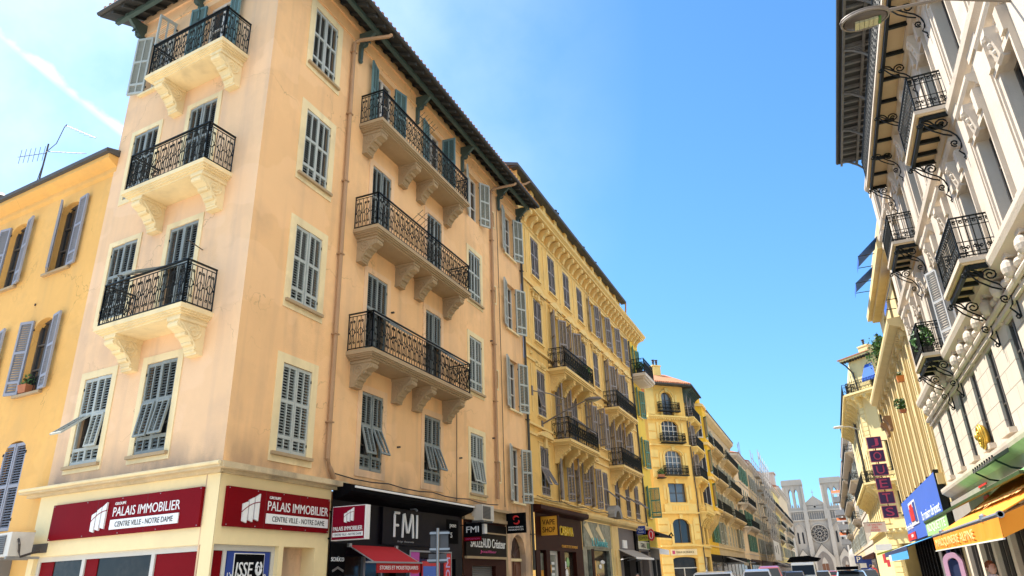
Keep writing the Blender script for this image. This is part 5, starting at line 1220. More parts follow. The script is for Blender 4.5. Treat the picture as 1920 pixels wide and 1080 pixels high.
T = WB.thing('gilded_medallion', 'gilded oval carved head on the white wall above the shop cornice', 'ornament', -22.3, -.14, 4.78)
mb = MB(gold)
mb.sphere((0, 0, 0), .27, 14, (.85, .5, 1.15)); mb.sphere((0, -.14, .0), .07, 8, (.7, 1.2, 1.6))
for x in (-.09, .09): mb.sphere((x, -.12, .10), .045, 8); mb.sphere((x * 1.1, -.12, -.08), .06, 8, (1, .6, .8))
mb.sphere((0, -.12, -.17), .06, 8, (1.3, .8, .5))
for r_ in (.25, .21): mb.tube([(r_ * .92 * cos(a), -.06 - (.25 - r_), r_ * 1.25 * sin(a)) for a in [k * pi / 12 for k in range(24)]], .03, 6, closed=True)
part('carving', mb, T, smooth=True); mb = MB(white_trim); mb.box(-.12, .12, .05, .14, -.45, -.2); part('bracket', mb, T)
# overhead street lamp
T = thing('street_lamp', 'large oval street lamp on a long horizontal arm from the white building', 'street lamp', (2.115, 11.0, 10.2), 0)
mb = MB(lampm); mb.tube([(.35, 0, .06), (1.2, .15, .10), (2.285, .62, .02)], .030, 6); part('arm', mb, T)
mb = MB(lampm); mb.sphere((0, 0, .05), .37, 18, (1.06, .66, .18)); part('lamp_head', mb, T, smooth=True)
mb = MB(lampm); mb.tube([(.365 * cos(a), .235 * sin(a), .0) for a in [k * pi / 10 for k in range(20)]], .022, 6, closed=True); part('rim', mb, T)
mb = MB(mat('lamp_dark', (.07, .055, .045), .4, .1, 4)); mb.sphere((0, 0, .0), .33, 16, (1.05, .68, .22)); part('cover', mb, T, smooth=True)
mb = MB(lens)
for k in range(5): mb.box(-.17 + k * .072, -.105 + k * .072, -.09, .09, -.10, -.06)
mb.use(leafm); mb.box(.192, .23, -.08, .08, -.095, -.06); part('lens', mb, T)

# ---- awnings at the right
T = WB.thing('shop_awning', 'big orange canvas awning with pale lettering in front of the white building', 'awning', -17.15, 0, 2.0)
mb = MB(orange_fabric)
w = 4.1
def sheet(mb, pts, t=.02):
    a = [Vector(p) for p in pts]; mb.add(a + [p - Vector((0, 0, t)) for p in a], [(0, 1, 2, 3), (4, 7, 6, 5), (0, 3, 7, 4), (1, 5, 6, 2), (2, 6, 7, 3), (0, 4, 5, 1)])
n = 8
for k in range(n):
    a, b = k / n, (k + 1) / n; f = lambda q: (-.25 - 1.75 * q, 1.45 - 1.10 * q - .07 * sin(pi * q))
    (ya, za), (yb, zb) = f(a), f(b); sheet(mb, [(-w, ya, za), (w, ya, za), (w, yb, zb), (-w, yb, zb)])
part('canopy', mb, T)
mb = MB(orange_fabric)
m_ = 44
for k in range(m_):
    x0, x1 = -w + 2 * w * k / m_, -w + 2 * w * (k + 1) / m_; y0, y1 = -2.02 - .012 * sin(k * 1.3), -2.02 - .012 * sin((k + 1) * 1.3)
    mb.quad((x0, y0, .0), (x1, y1, .0), (x1, -2.02, .30), (x0, -2.02, .30)); mb.quad((x0, y0 + .008, .0), (x0, -2.012, .30), (x1, -2.012, .30), (x1, y1 + .008, .0))
mb.quad((w, -2.02, .30), (w, -1.2, .62), (w, -1.2, .35), (w, -2.02, 0)); mb.use(white_fabric); mb.box(-w, w, -2.04, -2.005, -.02, .0)
part('valance', mb, T)
mb = MB(steel); mb.tube([(-w - .05, -2.0, .33), (w + .1, -2.0, .33)], .04, 6); mb.tube([(w + .02, -2.0, .33), (w + .10, -2.0, .33)], .055, 8)
for x in (-2.5, 2.8): mb.tube([(x, -.1, .9), (x + .5, -1.0, .7), (x, -1.9, .3)], .03, 5); mb.sphere((x, -2.0, .36), .07, 6)
part('frame', mb, T)
lettering('MAROQUINERIE ALPINE', 5.4, .19, orange_pale, T, (-.9, -2.045, .14), depth=.004)
lettering('Maroquinerie', 4.6, .62, orange_pale, T, (.6, -1.30, .80), rx=-radians(57), depth=.006)
T = WB.thing('shop_awning', 'long green awning with pale green lettered valance above the orange one', 'awning', -20.6, 0, 2.6)
mb = MB(green_fabric); w = 7.0; sheet(mb, [(-w, -.05, 1.05), (w, -.05, 1.05), (w, -1.42, .36), (-w, -1.42, .36)]); part('canopy', mb, T)
mb = MB(pale_green); mb.box(-w, -w + 5.0, -1.44, -1.43, -.06, .35); part('valance', mb, T); lettering('ROQUETTE', 4.2, .26, white_fabric, T, (-w + 2.5, -1.441, .14), depth=.004)
mb = MB(leafm2); mb.box(-w, w, -1.47, -1.40, .34, .40); part('front_bar', mb, T)
mb = MB(mat('pink_arch_paint', (.62, .36, .50), .5, .05, 3))
T = thing('arch_display', 'pale pink rounded arch standing on the pavement by the blue awning', 'display arch', (3.2, 25.3, .13), radians(-30))
pts = [(-.27, 0), (-.27, 1.6)] + [(.27 * cos(pi - pi * k / 10), 1.6 + .27 * sin(pi - pi * k / 10)) for k in range(1, 10)] + [(.27, 1.6), (.27, 0)]
ip = [(x * .55, z if z == 0 else 1.58 + (z - 1.6) * .55) for x, z in pts]
for k in range(len(pts) - 1): mb.prism([pts[k], pts[k + 1], ip[k + 1], ip[k]], -.06, .06, 'y')
part('arch', mb, T); mb = MB(navy_fabric); mb.box(-.145, .145, -.02, .02, 0, 1.66); part('panel', mb, T)

# ================================================================== theatre-like yellow building with the toy shop
TH = building('narrow windowed yellow building with tall pilasters and a heavy cornice above the toy shop', 4.4, 31.35, -pi / 2)
ops = []
xs = [-1.55 - 2.05 * k for k in range(8)]
for x in xs: ops += [(x - .30, x + .30, 5.3, 7.7), (x - .30, x + .30, 8.2, 10.1)]
mb = MB(theatre_y); wall_mb(mb, -16.6, -.0, 4.0, 11.0, ops, .3); mb.quad((-16.6, 0, 0), (-16.6, 0, 14.6), (-16.6, 10, 14.6), (-16.6, 10, 0)); mb.box(-16.6, 0, 0.001, .3, 0, 3.9995); TH.part('wall', mb)
for x in [-.5] + [q - 1.02 for q in xs]:
    mb = MB(theatre_y)
    for dx, wd, p in ((0, .34, .13), (.40, .10, .06), (-.40, .10, .06)): mb.box(x + dx - wd / 2, x + dx + wd / 2, -p, -.001, 4.9, 10.35)
    mb.box(x - .30, x + .30, -.26, -.0015, 10.3505, 10.6); mb.box(x - .28, x + .28, -.25, -.0015, 4.5, 4.8995)
    TH.part('pilaster', mb)
mb = MB(theatre_y); mb.prism([(-.0005, 10.3), (-.06, 10.35), (-.06, 10.5), (-.16, 10.53), (-.2, 10.68), (-.35, 10.75), (-.58, 10.84), (-.62, 10.95), (-.62, 11.1), (-.0005, 11.15)], -16.7, 0)
for k in range(55): mb.box(-16.6 + k * .30, -16.45 + k * .30, -.30, -.001, 10.55, 10.68)
TH.part('cornice', mb)
for x in xs:
    for z, h in ((5.3, 2.4), (8.2, 1.9)): TH.inst('window', cached(('thwin', h), sash_fn(.6, h, 4), frame_dark), x, .09, z)
mb = MB(mat('brown_hood', (.30, .17, .08), .8, .15, 3))
for x in (xs[5], xs[6]): mb.prism([(-.0005, 0), (-.35, 0), (-.38, -.10), (-.2, -.3), (-.12, -.7), (-.0005, -.75)], x - .42, x + .42)
TH.part('corbelled_hood', mb, 0, -.2, 9.2)
mb = MB(theatre_y); wall_mb(mb, -10.2, -.0, 11.3, 14.3, [(x - .45, x + .45, 11.6, 13.6) for x in (-2.2, -5.0, -7.9)], .3, thick=9); mb.box(-10.5, .0, -.55, .1, 14.25, 14.55); mb.box(-10.2, -.1, -.35, .1, 14.05, 14.2495); TH.part('attic', mb, 0, .25, 0)
mb = MB(theatre_y); wall_mb(mb, -9.8, 0, 14.5, 17.0, [(x - .45, x + .45, 14.8, 16.6) for x in (-2.2, -5.0, -7.9)], .3, thick=9); TH.part('top_storey', mb, 0, .4, 0)
for x in (-2.2, -5.0, -7.9):
    TH.inst('window', cached(('thw2',), sash_fn(.9, 2.0, 3), frame_dark), x, .5, 11.6); TH.inst('window', cached(('thw3',), sash_fn(.9, 1.8, 3), frame_dark), x, .65, 14.8)
def drop_awning(F, x, y, z, w, out, drop, lab, group):
    T = F.thing('window_awning', lab, 'awning', x, y, z, group)
    mb = MB(blue_fabric); sheet(mb, [(-w / 2, 0, 0), (w / 2, 0, 0), (w / 2, -out, -drop), (-w / 2, -out, -drop)]); mb.quad((-w / 2, -out, -drop), (w / 2, -out, -drop), (w / 2, -out - .02, -drop - .3), (-w / 2, -out - .02, -drop - .3)); part('canopy', mb, T)
    mb = MB(iron); mb.tube([(-w / 2, 0, -drop), (-w / 2, -out, -drop)], .02, 4); mb.tube([(w / 2, 0, -drop), (w / 2, -out, -drop)], .02, 4); part('arms', mb, T)
drop_awning(TH, -5.0, .38, 16.6, 1.6, 1.05, .9, 'blue window awning high over the far end of the theatre cornice', 'blue window awnings')
drop_awning(TH, -7.9, .38, 16.3, 1.6, 1.15, .9, 'lower blue window awning next to the sky above the theatre cornice', 'blue window awnings')
drop_awning(TH, -2.2, .22, 13.6, 1.4, .5, 1.2, 'blue window awning half hidden under the yellow roof slab', 'blue window awnings')
pot_plant('potted_plant', 'bushy green terrace plants standing on the theatre cornice', 'plant', TH.w(-8.0, -.25, 11.12), 1.3, .4, .6, 360, .14, pot, rz=-pi / 2, sq=(1.5, .6, 1.3))
pot_plant('potted_plant', 'spindly terrace plant at the outer end of the theatre cornice', 'plant', TH.w(-10.6, -.3, 11.12), .6, .35, .9, 160, .10, pot, rz=-pi / 2, sq=(.8, .6, 1.3))
pot_plant('potted_plant', 'light green plant growing from a window of the pilastered front', 'plant', TH.w(xs[2], -.2, 8.25), .4, .12, .32, 220, .09, pot, rz=-pi / 2)
pot_plant('potted_plant', 'small orange flower box high between the pilasters', 'plant', TH.w(xs[1] + .6, -.3, 9.1), .35, .25, .1, 40, .07, mat('orange_pot', (.6, .2, .04), .7, .1, 3), rz=-pi / 2)
# toy shop front
T = TH.thing('shop_sign', 'large royal blue toy shop hoarding with white script and a red and white emblem', 'shop sign', -8.3, -.16, 2.95)
mb = MB(blue_sign2); mb.box(-7.9, 7.85, -.10, 0, 0, 2.05); part('panel', mb, T)
mb = MB(white_sign); mb.box(-4.2, -.9, -.13, -.1005, .65, 1.75); part('emblem_ground', mb, T)
mb = MB(red_toy); mb.box(-3.9, -2.0, -.16, -.1305, .85, 1.45); mb.box(-3.6, -2.4, -.16, -.1305, 1.4505, 1.62); mb.box(-7.9, -3.6, -.14, -.1005, .03, .38); part('emblem', mb, T)
mb = MB(blue_sign); mb.box(-1.95, -1.1, -.15, -.1305, .75, 1.65); part('emblem_blue', mb, T)
lettering('la maison du jouet', 6.4, .52, white_sign, T, (3.9, -.101, .78), depth=.02); lettering('la maison du jouet', 3.6, .40, white_sign, T, (-5.9, -.101, .66), depth=.02); lettering('jouets', 1.0, .26, white_sign, T, (-5.2, -.141, .2), depth=.02)
mb = MB(iron)
for k in range(7): mb.box(-7.4 + k * 2.4, -7.1 + k * 2.4, -.06, .06, 2.0505, 2.16)
mb.box(7.851, 7.95, -.14, .1, -.05, 2.1); part('clamps', mb, T)
T = TH.thing('shop_awning', 'navy and light blue striped awning with red end valances below the blue hoarding', 'awning', -7.7, -.1, 2.05)
w = 7.9
mb = MB(navy_fabric); sheet(mb, [(-w, 0, .85), (w, 0, .85), (w, -1.7, .30), (-w, -1.7, .30)])
mb.use(sky_fabric); sheet(mb, [(.5, -.5, .70), (w, -.5, .70), (w, -1.72, .315), (.5, -1.72, .315)], .01); mb.use(white_fabric); sheet(mb, [(-1.0, -.9, .585), (1.2, -.9, .585), (.5, -1.72, .325), (-1.7, -1.72, .325)], .008)
part('canopy', mb, T)
mb = MB(navy_fabric); mb.box(-w + 2.4, w, -1.74, -1.72, .10, .32); mb.use(sky_fabric); mb.box(-1.0, w, -1.745, -1.7405, -.12, .16); mb.use(white_fabric); mb.box(-2.6, -1.001, -1.745, -1.7405, -.12, .16); mb.use(red_fabric); mb.box(-w, -w + 2.4, -1.74, -1.72, -.16, .30); mb.box(-5.2, -2.7, -1.75, -1.7455, -.36, -.02); part('valance', mb, T)
mb = MB(glass_shop); mb.box(-15.5, -.4, -.06, -.02, .2, 2.9); mb.use(black_sign)
for k in range(12): mb.box(-15.5 + k * 1.3, -15.3 + k * 1.3, -.12, -.0605, 0, 2.9)
mb.use(blue_sign); mb.box(-3.2, -2.6, -.2, -.125, 0, 2.9); mb.use(gold_sign); mb.box(-1.9, -1.4, -.15, -.125, .3, 1.7); mb.use(white_sign); mb.box(-6.0, -5.3, -.15, -.125, .5, 2.3); TH.part('toy_shop_front', mb)
mb = MB(red_toy); mb.sphere((0, 0, 0), .0001, 4)
# vertical JOUETS sign: six little boxes one above the other on one bracket
T = thing('vertical_sign', 'vertical stack of purple letter boxes spelling JOUETS', 'vertical sign', (3.80, 52.0, 4.4), 0)
for k, ch in enumerate('JOUETS'):
    z = 4.45 - k * .86
    mb = MB(purple_sign); mb.box(-.42, .42, -.15, .15, z - .02, z + .68); mb.use(magenta); mb.box(-.43, -.40, -.17, -.1505, z - .02, z + .68); mb.box(.40, .43, -.17, -.1505, z - .02, z + .68); mb.box(-.4, .4, -.17, -.1505, z - .03, z); mb.box(-.4, .4, -.17, -.1505, z + .66, z + .69)
    bxx = part('letter_box', mb, T); bxx['label'] = 'purple letter box ' + ch
    lettering(ch, .46, .50, magenta, bxx, (0, -.151, z + .33), depth=.03)
mb = MB(iron); mb.box(-.03, .03, .151, .2, .1, 5.2); mb.tube([(0, .18, 4.9), (.9, .18, 4.9)], .03, 5); mb.tube([(0, .18, .4), (.9, .18, .4)], .03, 5); part('bracket', mb, T)

# ================================================================== pale yellow corner building across the side street
PB = building('pale yellow corner building with wraparound balconies and a blue window awning', 4.4, 68, -pi / 4)
PBm = mat('corner_pale_yellow', (.80, .66, .32), .9, .07, .8, .3, 40, stain=.3, streak=.25, stain_col=(.5, .36, .17))
PS = Fac(PB.root, 4.4, 68, -pi / 2, 0, 0, -pi / 4)
ops = [(1.75, 2.85, 16.0, 18.0), (1.75, 2.85, 12.2, 14.2), (1.75, 2.85, 9.0, 11.4), (1.75, 2.85, 5.4, 7.4), (.9, 3.2, .3, 3.4)]
mb = MB(PBm); wall_mb(mb, 0, 5.5, 0, 18.75, ops, .25, thick=8); PB.part('wall', mb)
for a, b, z, h in ((1.75, 2.85, 16.0, 2.0), (1.75, 2.85, 12.2, 2.0), (1.75, 2.85, 9.0, 2.4), (1.75, 2.85, 5.4, 2.0)): PB.inst('window', cached(('pbwin', h), sash_fn(1.1, h, 3), frame_dark), 2.3, .2, z)
mb = MB(PBm); wall_mb(mb, -24, -.0, 0, 18.75, [(-2.4 - 2.9 * k, -1.3 - 2.9 * k, z, z + 2.2) for k in range(7) for z in (5.4, 9.0, 12.3, 15.9)], .25); PS.part('street_wall', mb)
for k in range(7):
    for z in (5.4, 9.0, 12.3, 15.9): PS.inst('window', cached(('pbwin', 2.2), sash_fn(1.1, 2.2, 3), frame_dark), -1.85 - 2.9 * k, .2, z)
mb = MB(PBm)
for z in [3.9 + .36 * k for k in range(30)]: 
    if z < 14.4: mb.box(.04, .52, -.06, -.001, z, z + .32)
for z in [.1 + .4 * k for k in range(9)]: mb.box(.04, .8, -.10, -.001, z, z + .36); mb.box(3.3, 4.0, -.10, -.001, z, z + .36)
mb.box(-.1, 5.5, -.28, -.001, 4.55, 4.85); mb.box(-.05, 5.5, -.16, -.0015, 4.25, 4.5495)
for k in range(8): mb.sphere((.4 + k * .6, -.2, 4.4), .16, 8)
PB.part('quoins', mb)
mb = MB(PBm)
for z in [3.9 + .36 * k for k in range(30)]:
    if z < 14.4: mb.box(-.55, -.04, -.06, -.001, z, z + .32)
mb.box(-24, .05, -.28, -.001, 4.56, 4.86); PS.part('quoins', mb)
for z, p, k in ((15.72, 1.05, 'dense'), (8.25, 1.0, 'dense')):
    B = PB.inst('balcony', cached(('pbslab', p), lambda mb, p=p: (mb.box(-.3, 4.6, -p, -.001, -.16, 0), mb.box(-.2, 4.5, -p + .2, -.0015, -.32, -.1605)), PBm), 0, 0, z); railing('railing', B, .0, 4.4, p, .9, k, .18, .014)
    B.children[0].location = (2.15, 0, 0)
    for x in (.3, 1.5, 2.7, 3.9): inst('corbel', cached(('corbel', .3, .8, .8, PBm.name), corbel_fn(.3, .8, .8), PBm), B, (x, 0, -.325))
    B = PS.inst('balcony', cached(('pbslab2', p), lambda mb, p=p: (mb.box(-22, .4, -p, -.001, -.165, -.004), mb.box(-21.9, .3, -p + .2, -.0015, -.33, -.1655)), PBm), 0, 0, z); railing('railing', B, -22, .4, p, .9, 'dense', .22, .014); B.children[0].location = (-10.8, 0, 0)
    for k in range(12): inst('corbel', cached(('corbel', .3, .8, .8, PBm.name), corbel_fn(.3, .8, .8), PBm), B, (-.5 - k * 1.8, 0, -.335))
mb = MB(PBm); mb.box(-.55, 5.6, -.55, -.0, 18.76, 18.9); mb.use(soffit)
for k in range(20): mb.box(-.4 + k * .3, -.28 + k * .3, -.5, -.001, 18.66, 18.7595)
mb.use(roof_tile); mb.prism([(-.62, 18.91), (-.62, 19.0), (4, 20.2), (4, 18.91)], -.7, 5.6); PB.part('roof', mb)
mb = MB(pipe_dark); mb.tube([(-.5, -.5, 18.8), (-.2, -.25, 18.4), (.30, -.14, 17.6), (.5, -.14, 15.7)], .07, 6); PB.part('rain_pipe', mb)
mb = MB(pipe_dark); mb.tube([(-9, -.12, 18.6), (-9, -.12, 9)], .12, 6); PS.part('rain_pipe', mb)
chimney(PB.w(1.2, .9, 19.0), .95, .95, 'cream chimney on the pale yellow corner roof', -pi / 4, 1, PBm, None)
drop_awning(PB, 2.35, -.03, 18.0, 1.5, .7, 1.3, 'blue window awning on the top floor of the pale yellow corner building', 'blue window awnings')
pot_plant('potted_plant', 'terracotta flower box under the roof of the pale yellow corner building', 'plant', PB.w(3.2, -.5, 17.9), .7, .25, .25, 120, .09, pot, rz=-pi / 4)
T = PS.thing('street_lamp', 'pale street lamp head standing out from the pale yellow corner building', 'street lamp', -4.5, 0, 13.6)
mb = MB(ac_white); mb.tube([(0, 0, -.2), (0, -.8, .2), (0, -1.3, .25)], .05, 5); part('arm', mb, T); mb = MB(ac_white); mb.sphere((0, -1.75, .25), .5, 10, (.5, 1.1, .28)); part('lamp_head', mb, T)
T = thing('hanging_sign', 'pale pink hanging sign with small red writing in front of the pale corner building', 'projecting sign', (3.2, 60.0, 4.05), 0)
mb = MB(mat('pale_pink_sign', (.62, .48, .38), .6, .06, 3)); mb.box(-.72, .72, -.05, .05, 0, .66); part('panel', mb, T)
for k, s in enumerate(('LE SALON', 'DES', 'MODES')): lettering(s, (.9, .4, .6)[k], .12, red_toy, T, (0, -.051, .52 - k * .19))
mb = MB(iron); mb.tube([(.72, 0, .5), (1.2, 0, .5)], .03, 5); mb.box(-.75, .72, -.06, .06, .6605, .70); part('bracket', mb, T)
T = thing('hanging_sign', 'white hanging shop sign with an olive arm below the pink one', 'projecting sign', (3.3, 57.0, 2.75), 0)
mb = MB(white_sign); mb.box(-.5, .5, -.05, .05, 0, .4); part('panel', mb, T); mb = MB(mat('olive', (.3, .33, .03), .6, .1, 3)); mb.prism([(-.5, -.30), (.9, .05), (.9, .15), (-.5, -.18)], -.05, .05, 'y'); part('arm', mb, T)

# ================================================================== more of the avenue, both sides, as far as the church
def plain_house(label, F, w, h, floors, axes, wm, tm, sm, fh=2.1, bal=(), state='open', roof=roof_tile, shop=None, depth=10, ww=1.0):
    ops = [(x - ww / 2, x + ww / 2, z, z + fh) for x in axes for z in floors]
    mb = MB(wm); wall_mb(mb, 0, w, 0, h, ops, .25, thick=depth); F.part('wall', mb)
    for x in axes:
        for i, z in enumerate(floors): window(F, x, z, ww, fh, state if (i + int(x)) % 3 else 'closed', sm=sm, sur=tm, b=.14, ang=(150, 160), bottom=False)
    for i, (z, a, b) in enumerate(bal): balcony(F, a, b, z - .01, .9, tm, kind='dense', rs=.2, rr=.018, h=.9, corb=(a + .3, b - .3), steps=Y2STEPS)
    mb = MB(tm)
    for z in floors: mb.box(0, w, -.08, -.001, z - .42, z - .30)
    mb.prism([(0, h - .7), (-.12, h - .65), (-.5, h - .3), (-.55, h - .1), (-.55, h), (0, h + .02)], -.05, w + .05); F.part('cornice', mb)
    mb = MB(roof); mb.prism([(-.6, h + .021), (-.6, h + .12), (depth * .5, h + 1.8), (depth * .5, h + .021)], -.05, w + .05); F.part('roof', mb)
    mb = MB(mat('dark_shop', (.05, .05, .05), .6, .2, 2)); mb.box(.2, w - .2, -.10, -.001, .13, 3.2); mb.use(glass_shop)
    n = max(2, int(w / 3))
    for k in range(n): mb.box(.5 + k * (w - .8) / n, .5 + (k + .8) * (w - .8) / n, -.13, -.1005, .3, 2.6)
    mb.use(shop or brown_sign); mb.box(.3, w - .3, -.18, -.1005, 2.7, 3.3); F.part('shop_front', mb)
def awn(F, x, w, z, out, m, lab, group):
    T = F.thing('shop_awning', lab, 'awning', x, -.19, z, group); mb = MB(m); sheet(mb, [(-w / 2, 0, .6), (w / 2, 0, .6), (w / 2, -out, 0), (-w / 2, -out, 0)]); mb.box(-w / 2, w / 2, -out - .02, -out, -.25, 0); part('canopy', mb, T); mb = MB(steel); mb.tube([(-w / 2, 0, 0), (-w / 2, -out, -.03)], .03, 4); mb.tube([(w / 2, 0, 0), (w / 2, -out, -.03)], .03, 4); part('arms', mb, T)
# saffron house with a bay
F = building('saffron yellow house with a projecting bay beside the round windowed corner', -10, 66.95, pi / 2)
fl = (4.4, 7.4, 10.5, 13.6)
plain_house('', F, 8.5, 17.2, fl, (5.2, 7.4), saffron, yellow_trim, shut_green, bal=((7.4, 4.3, 8.3), (10.5, 4.3, 8.3), (13.6, 4.3, 8.3)), shop=black_sign)
mb = MB(saffron); P_ = [(.2, 0), (.9, -1.1), (2.9, -1.1), (3.6, 0)]
mb.prism(P_, 6.9, 16.6, 'z'); mb.prism([(.6, 0), (1.1, -.8), (2.7, -.8), (3.2, 0)], 16.601, 17.6, 'z'); F.part('bay', mb)
Q_ = [(.05, 0), (.82, -1.25), (2.98, -1.25), (3.75, 0)]
for z in (6.6, 9.6, 12.7, 16.3): mb = MB(yellow_trim); mb.prism(Q_, z, z + .25, 'z'); F.part('bay_moulding', mb)
for k in range(5): x = .6 + k * .65; mb = MB(yellow_trim); mb.prism([(-.001, 6.59), (-1.1, 6.59), (-.9, 5.9), (-.3, 5.2), (-.001, 4.6)], x - .12, x + .12); F.part('bay_corbel', mb)
for z in (7.3, 10.3, 13.4):
    o = inst('bay_window', cached(('baywin',), lambda mb: (mb.box(-.55, .55, -.05, -.002, -.06, 2.0), mb.use(shut_grey), mb.box(-.48, -.02, -.07, -.0505, .04, 1.9), mb.box(.02, .48, -.07, -.0505, .04, 1.9)), frame_white), F.root, (1.9, -1.1, z), 0)
    o = inst('bay_window', cached(('baywin2',), lambda mb: (mb.box(-.42, .42, -.05, -.002, -.06, 2.0), mb.use(dark_pane), mb.box(-.36, -.03, -.07, -.0505, .06, 1.88), mb.box(.03, .36, -.07, -.0505, .06, 1.88)), frame_white), F.root, (.55, -.55, z), -atan2(1.1, .7))
    inst('bay_shutter', cached(('bayshut',), lambda mb: (mb.box(0, .5, -.03, 0, 0, 1.95), mb.use(frame_white), mb.box(.05, .45, -.04, -.0305, .1, 1.8)), shut_green), F.root, (1.3, -1.12, z), -pi * .8)
# grey house
F = building('grey stone house with black iron balconies beyond the saffron house', -10, 75.5, pi / 2)
plain_house('', F, 22.5, 17.4, (4.4, 7.4, 10.6, 13.8), (1.5, 4.2, 6.9, 9.6, 12.3, 15.0, 17.7, 20.4), grey_plaster, pale_plaster, shut_grey, bal=((7.4, .6, 7.8), (10.6, .6, 7.8), (13.8, .6, 7.8), (7.4, 10.5, 21.5), (10.6, 10.5, 21.5), (13.8, 10.5, 21.5)), roof=roof_dark, shop=black_sign)
chimney(F.w(4, 1.2, 17.8), 1.2, .8, 'dark chimney stack on the grey house roof', pi / 2, 2, mat('dark_chimney', (.12, .1, .09), .9, .1, 3), None)
awn(F, 5, 4.5, 2.6, 1.6, grey_fabric, 'grey brown awning on the grey house nearest the cars', 'awnings down the left side')
awn(F, 15, 5, 2.7, 1.8, black_sign, 'black awning farther along the grey house', 'awnings down the left side')
# peach house across the side street
F = building('pale peach house with green shutters turned across the side street', -13.2, 100.8, pi / 4)
PF = mat('far_peach', (.78, .60, .38), .9, .08, .8, .3, 40, stain=.25)
plain_house('', F, 4.5, 17.0, (4.3, 7.4, 10.4, 13.6), (1.4, 3.3), PF, white_trim, shut_green, bal=((7.4, .4, 4.3), (10.4, .4, 4.3)), shop=mat('dark_green_front', (.02, .06, .04), .6, .1, 3))
lettering('hello', 2.4, .7, mat('lime_letter', (.35, .6, .03), .5, 0), F.root, (2.3, -.19, 3.5))
F2 = building('pale peach avenue front continuing past the green shuttered corner', -10.02, 104.0, pi / 2)
plain_house('', F2, 13, 17.0, (4.3, 7.4, 10.4, 13.6), (1.6, 4.4, 7.2, 10), PF, white_trim, shut_green, bal=((7.4, .4, 12), (10.4, .4, 12)))
chimney(F2.w(2, 1.0, 17.5), 1.4, .8, 'red brick chimney on the pale peach roof', pi / 2, 2, roof_tile, None)
chimney(F2.w(4.5, 1.5, 17.6), .5, 1.3, 'thin dark flue stack behind the red brick chimney', pi / 2, 1, iron_rust, None)
# scaffolded house
F = building('house covered in scaffolding half way down the avenue', -10, 118.5, pi / 2)
plain_house('', F, 22, 17.8, (4.3, 7.4, 10.5, 13.7), (1.6, 4.6, 7.6, 10.6, 13.6, 16.6, 19.6), pale_plaster, white_trim, shut_grey, bal=())
T = F.thing('scaffolding', 'tall steel pole scaffolding with decks in front of the pale house', 'scaffolding', 0, -.9, 0)
mb = MB(scaff)
for k in range(7):
    x = 1 + k * 3.4
    for y in (0, -1.1): mb.tube([(x, y, 3.2), (x, y, 19.6 if k < 2 else 18.6)], .05, 4)
for z in (3.5, 5.5, 7.5, 9.5, 11.5, 13.5, 15.5, 17.5):
    for y in (0, -1.1): mb.tube([(.6, y, z + 1), (22, y, z + 1)], .035, 4)
    for k in range(0, 11, 2): mb.tube([(1 + k * 1.9, -1.1, z), (2.9 + k * 1.9, -1.1, z + 2)], .04, 4)
part('poles', mb, T); mb = MB(mat('grey_boards', (.42, .38, .32), .8, .3, 3))
for z in (5.5, 7.5, 9.5, 11.5, 13.5, 15.5):
    for k in range(3): mb.box(1 + k * 7.5, 5 + k * 7.5, -.75, .0, z, z + .05)
part('decks', mb, T); mb = MB(white_fabric); mb.box(2, 15, -1.25, -1.17, 3.3, 6.1); mb.use(ac_grey); mb.box(4, 5, -1.3, -1.255, 4.4, 5.3); mb.box(9, 9.5, -1.3, -1.255, 4.2, 5.6); part('hoarding', mb, T)
T = F.thing('roof_aerial', 'cluster of roof aerials above the scaffolded house', 'aerial', 3, 1, 18.5)
mb = MB(steel)
for x, h in ((0, 2.6), (.9, 1.6), (2.4, 3.2), (-.8, 1.3)):
    mb.tube([(x, 0, -.8), (x, 0, h)], .05, 4)
    for k in range(4): mb.tube([(x - .5, 0, h - .2 * k), (x + .5, .1, h - .2 * k)], .03, 4)
part('rods', mb, T)
lab = ('cream house with dark balconies just past the scaffolding', 'ochre house farther down the left of the avenue', 'last pale house on the left before the church')
for i, (y0, w, h, m) in enumerate(((140.6, 25, 18.6, pale_plaster), (165.7, 30, 19.2, yellow3), (195.8, 44, 21.5, PF))):
    F = building(lab[i], -10, y0, pi / 2)
    ax = [2 + 3.4 * k for k in range(int((w - 2) / 3.4))]
    plain_house('', F, w, h, (4.6, 7.9, 11.2, 14.6), ax, m, white_trim, shut_grey, bal=((7.9, 1, w * .5), (11.2, w * .3, w * .9), (14.6, 1, w - 1)))
    awn(F, w * .4, w * .5, 2.8, 1.8, (grey_fabric, navy_fabric, green_fabric)[i], ('grey awning past the scaffolding', 'navy awning in the middle distance on the left', 'green awning on the last pale house')[i], 'awnings down the left side')
T = tag(inst('penthouse', MB(white_stone).box(-3, 3, -3, 3, 0, 4).box(-3.3, 3.3, -3.3, 3.3, 4.001, 4.3).mesh('penthouse'), None, (-13.5, 205, 21.6)), 'white block of a lift house above the last roofs on the left', 'roof house')
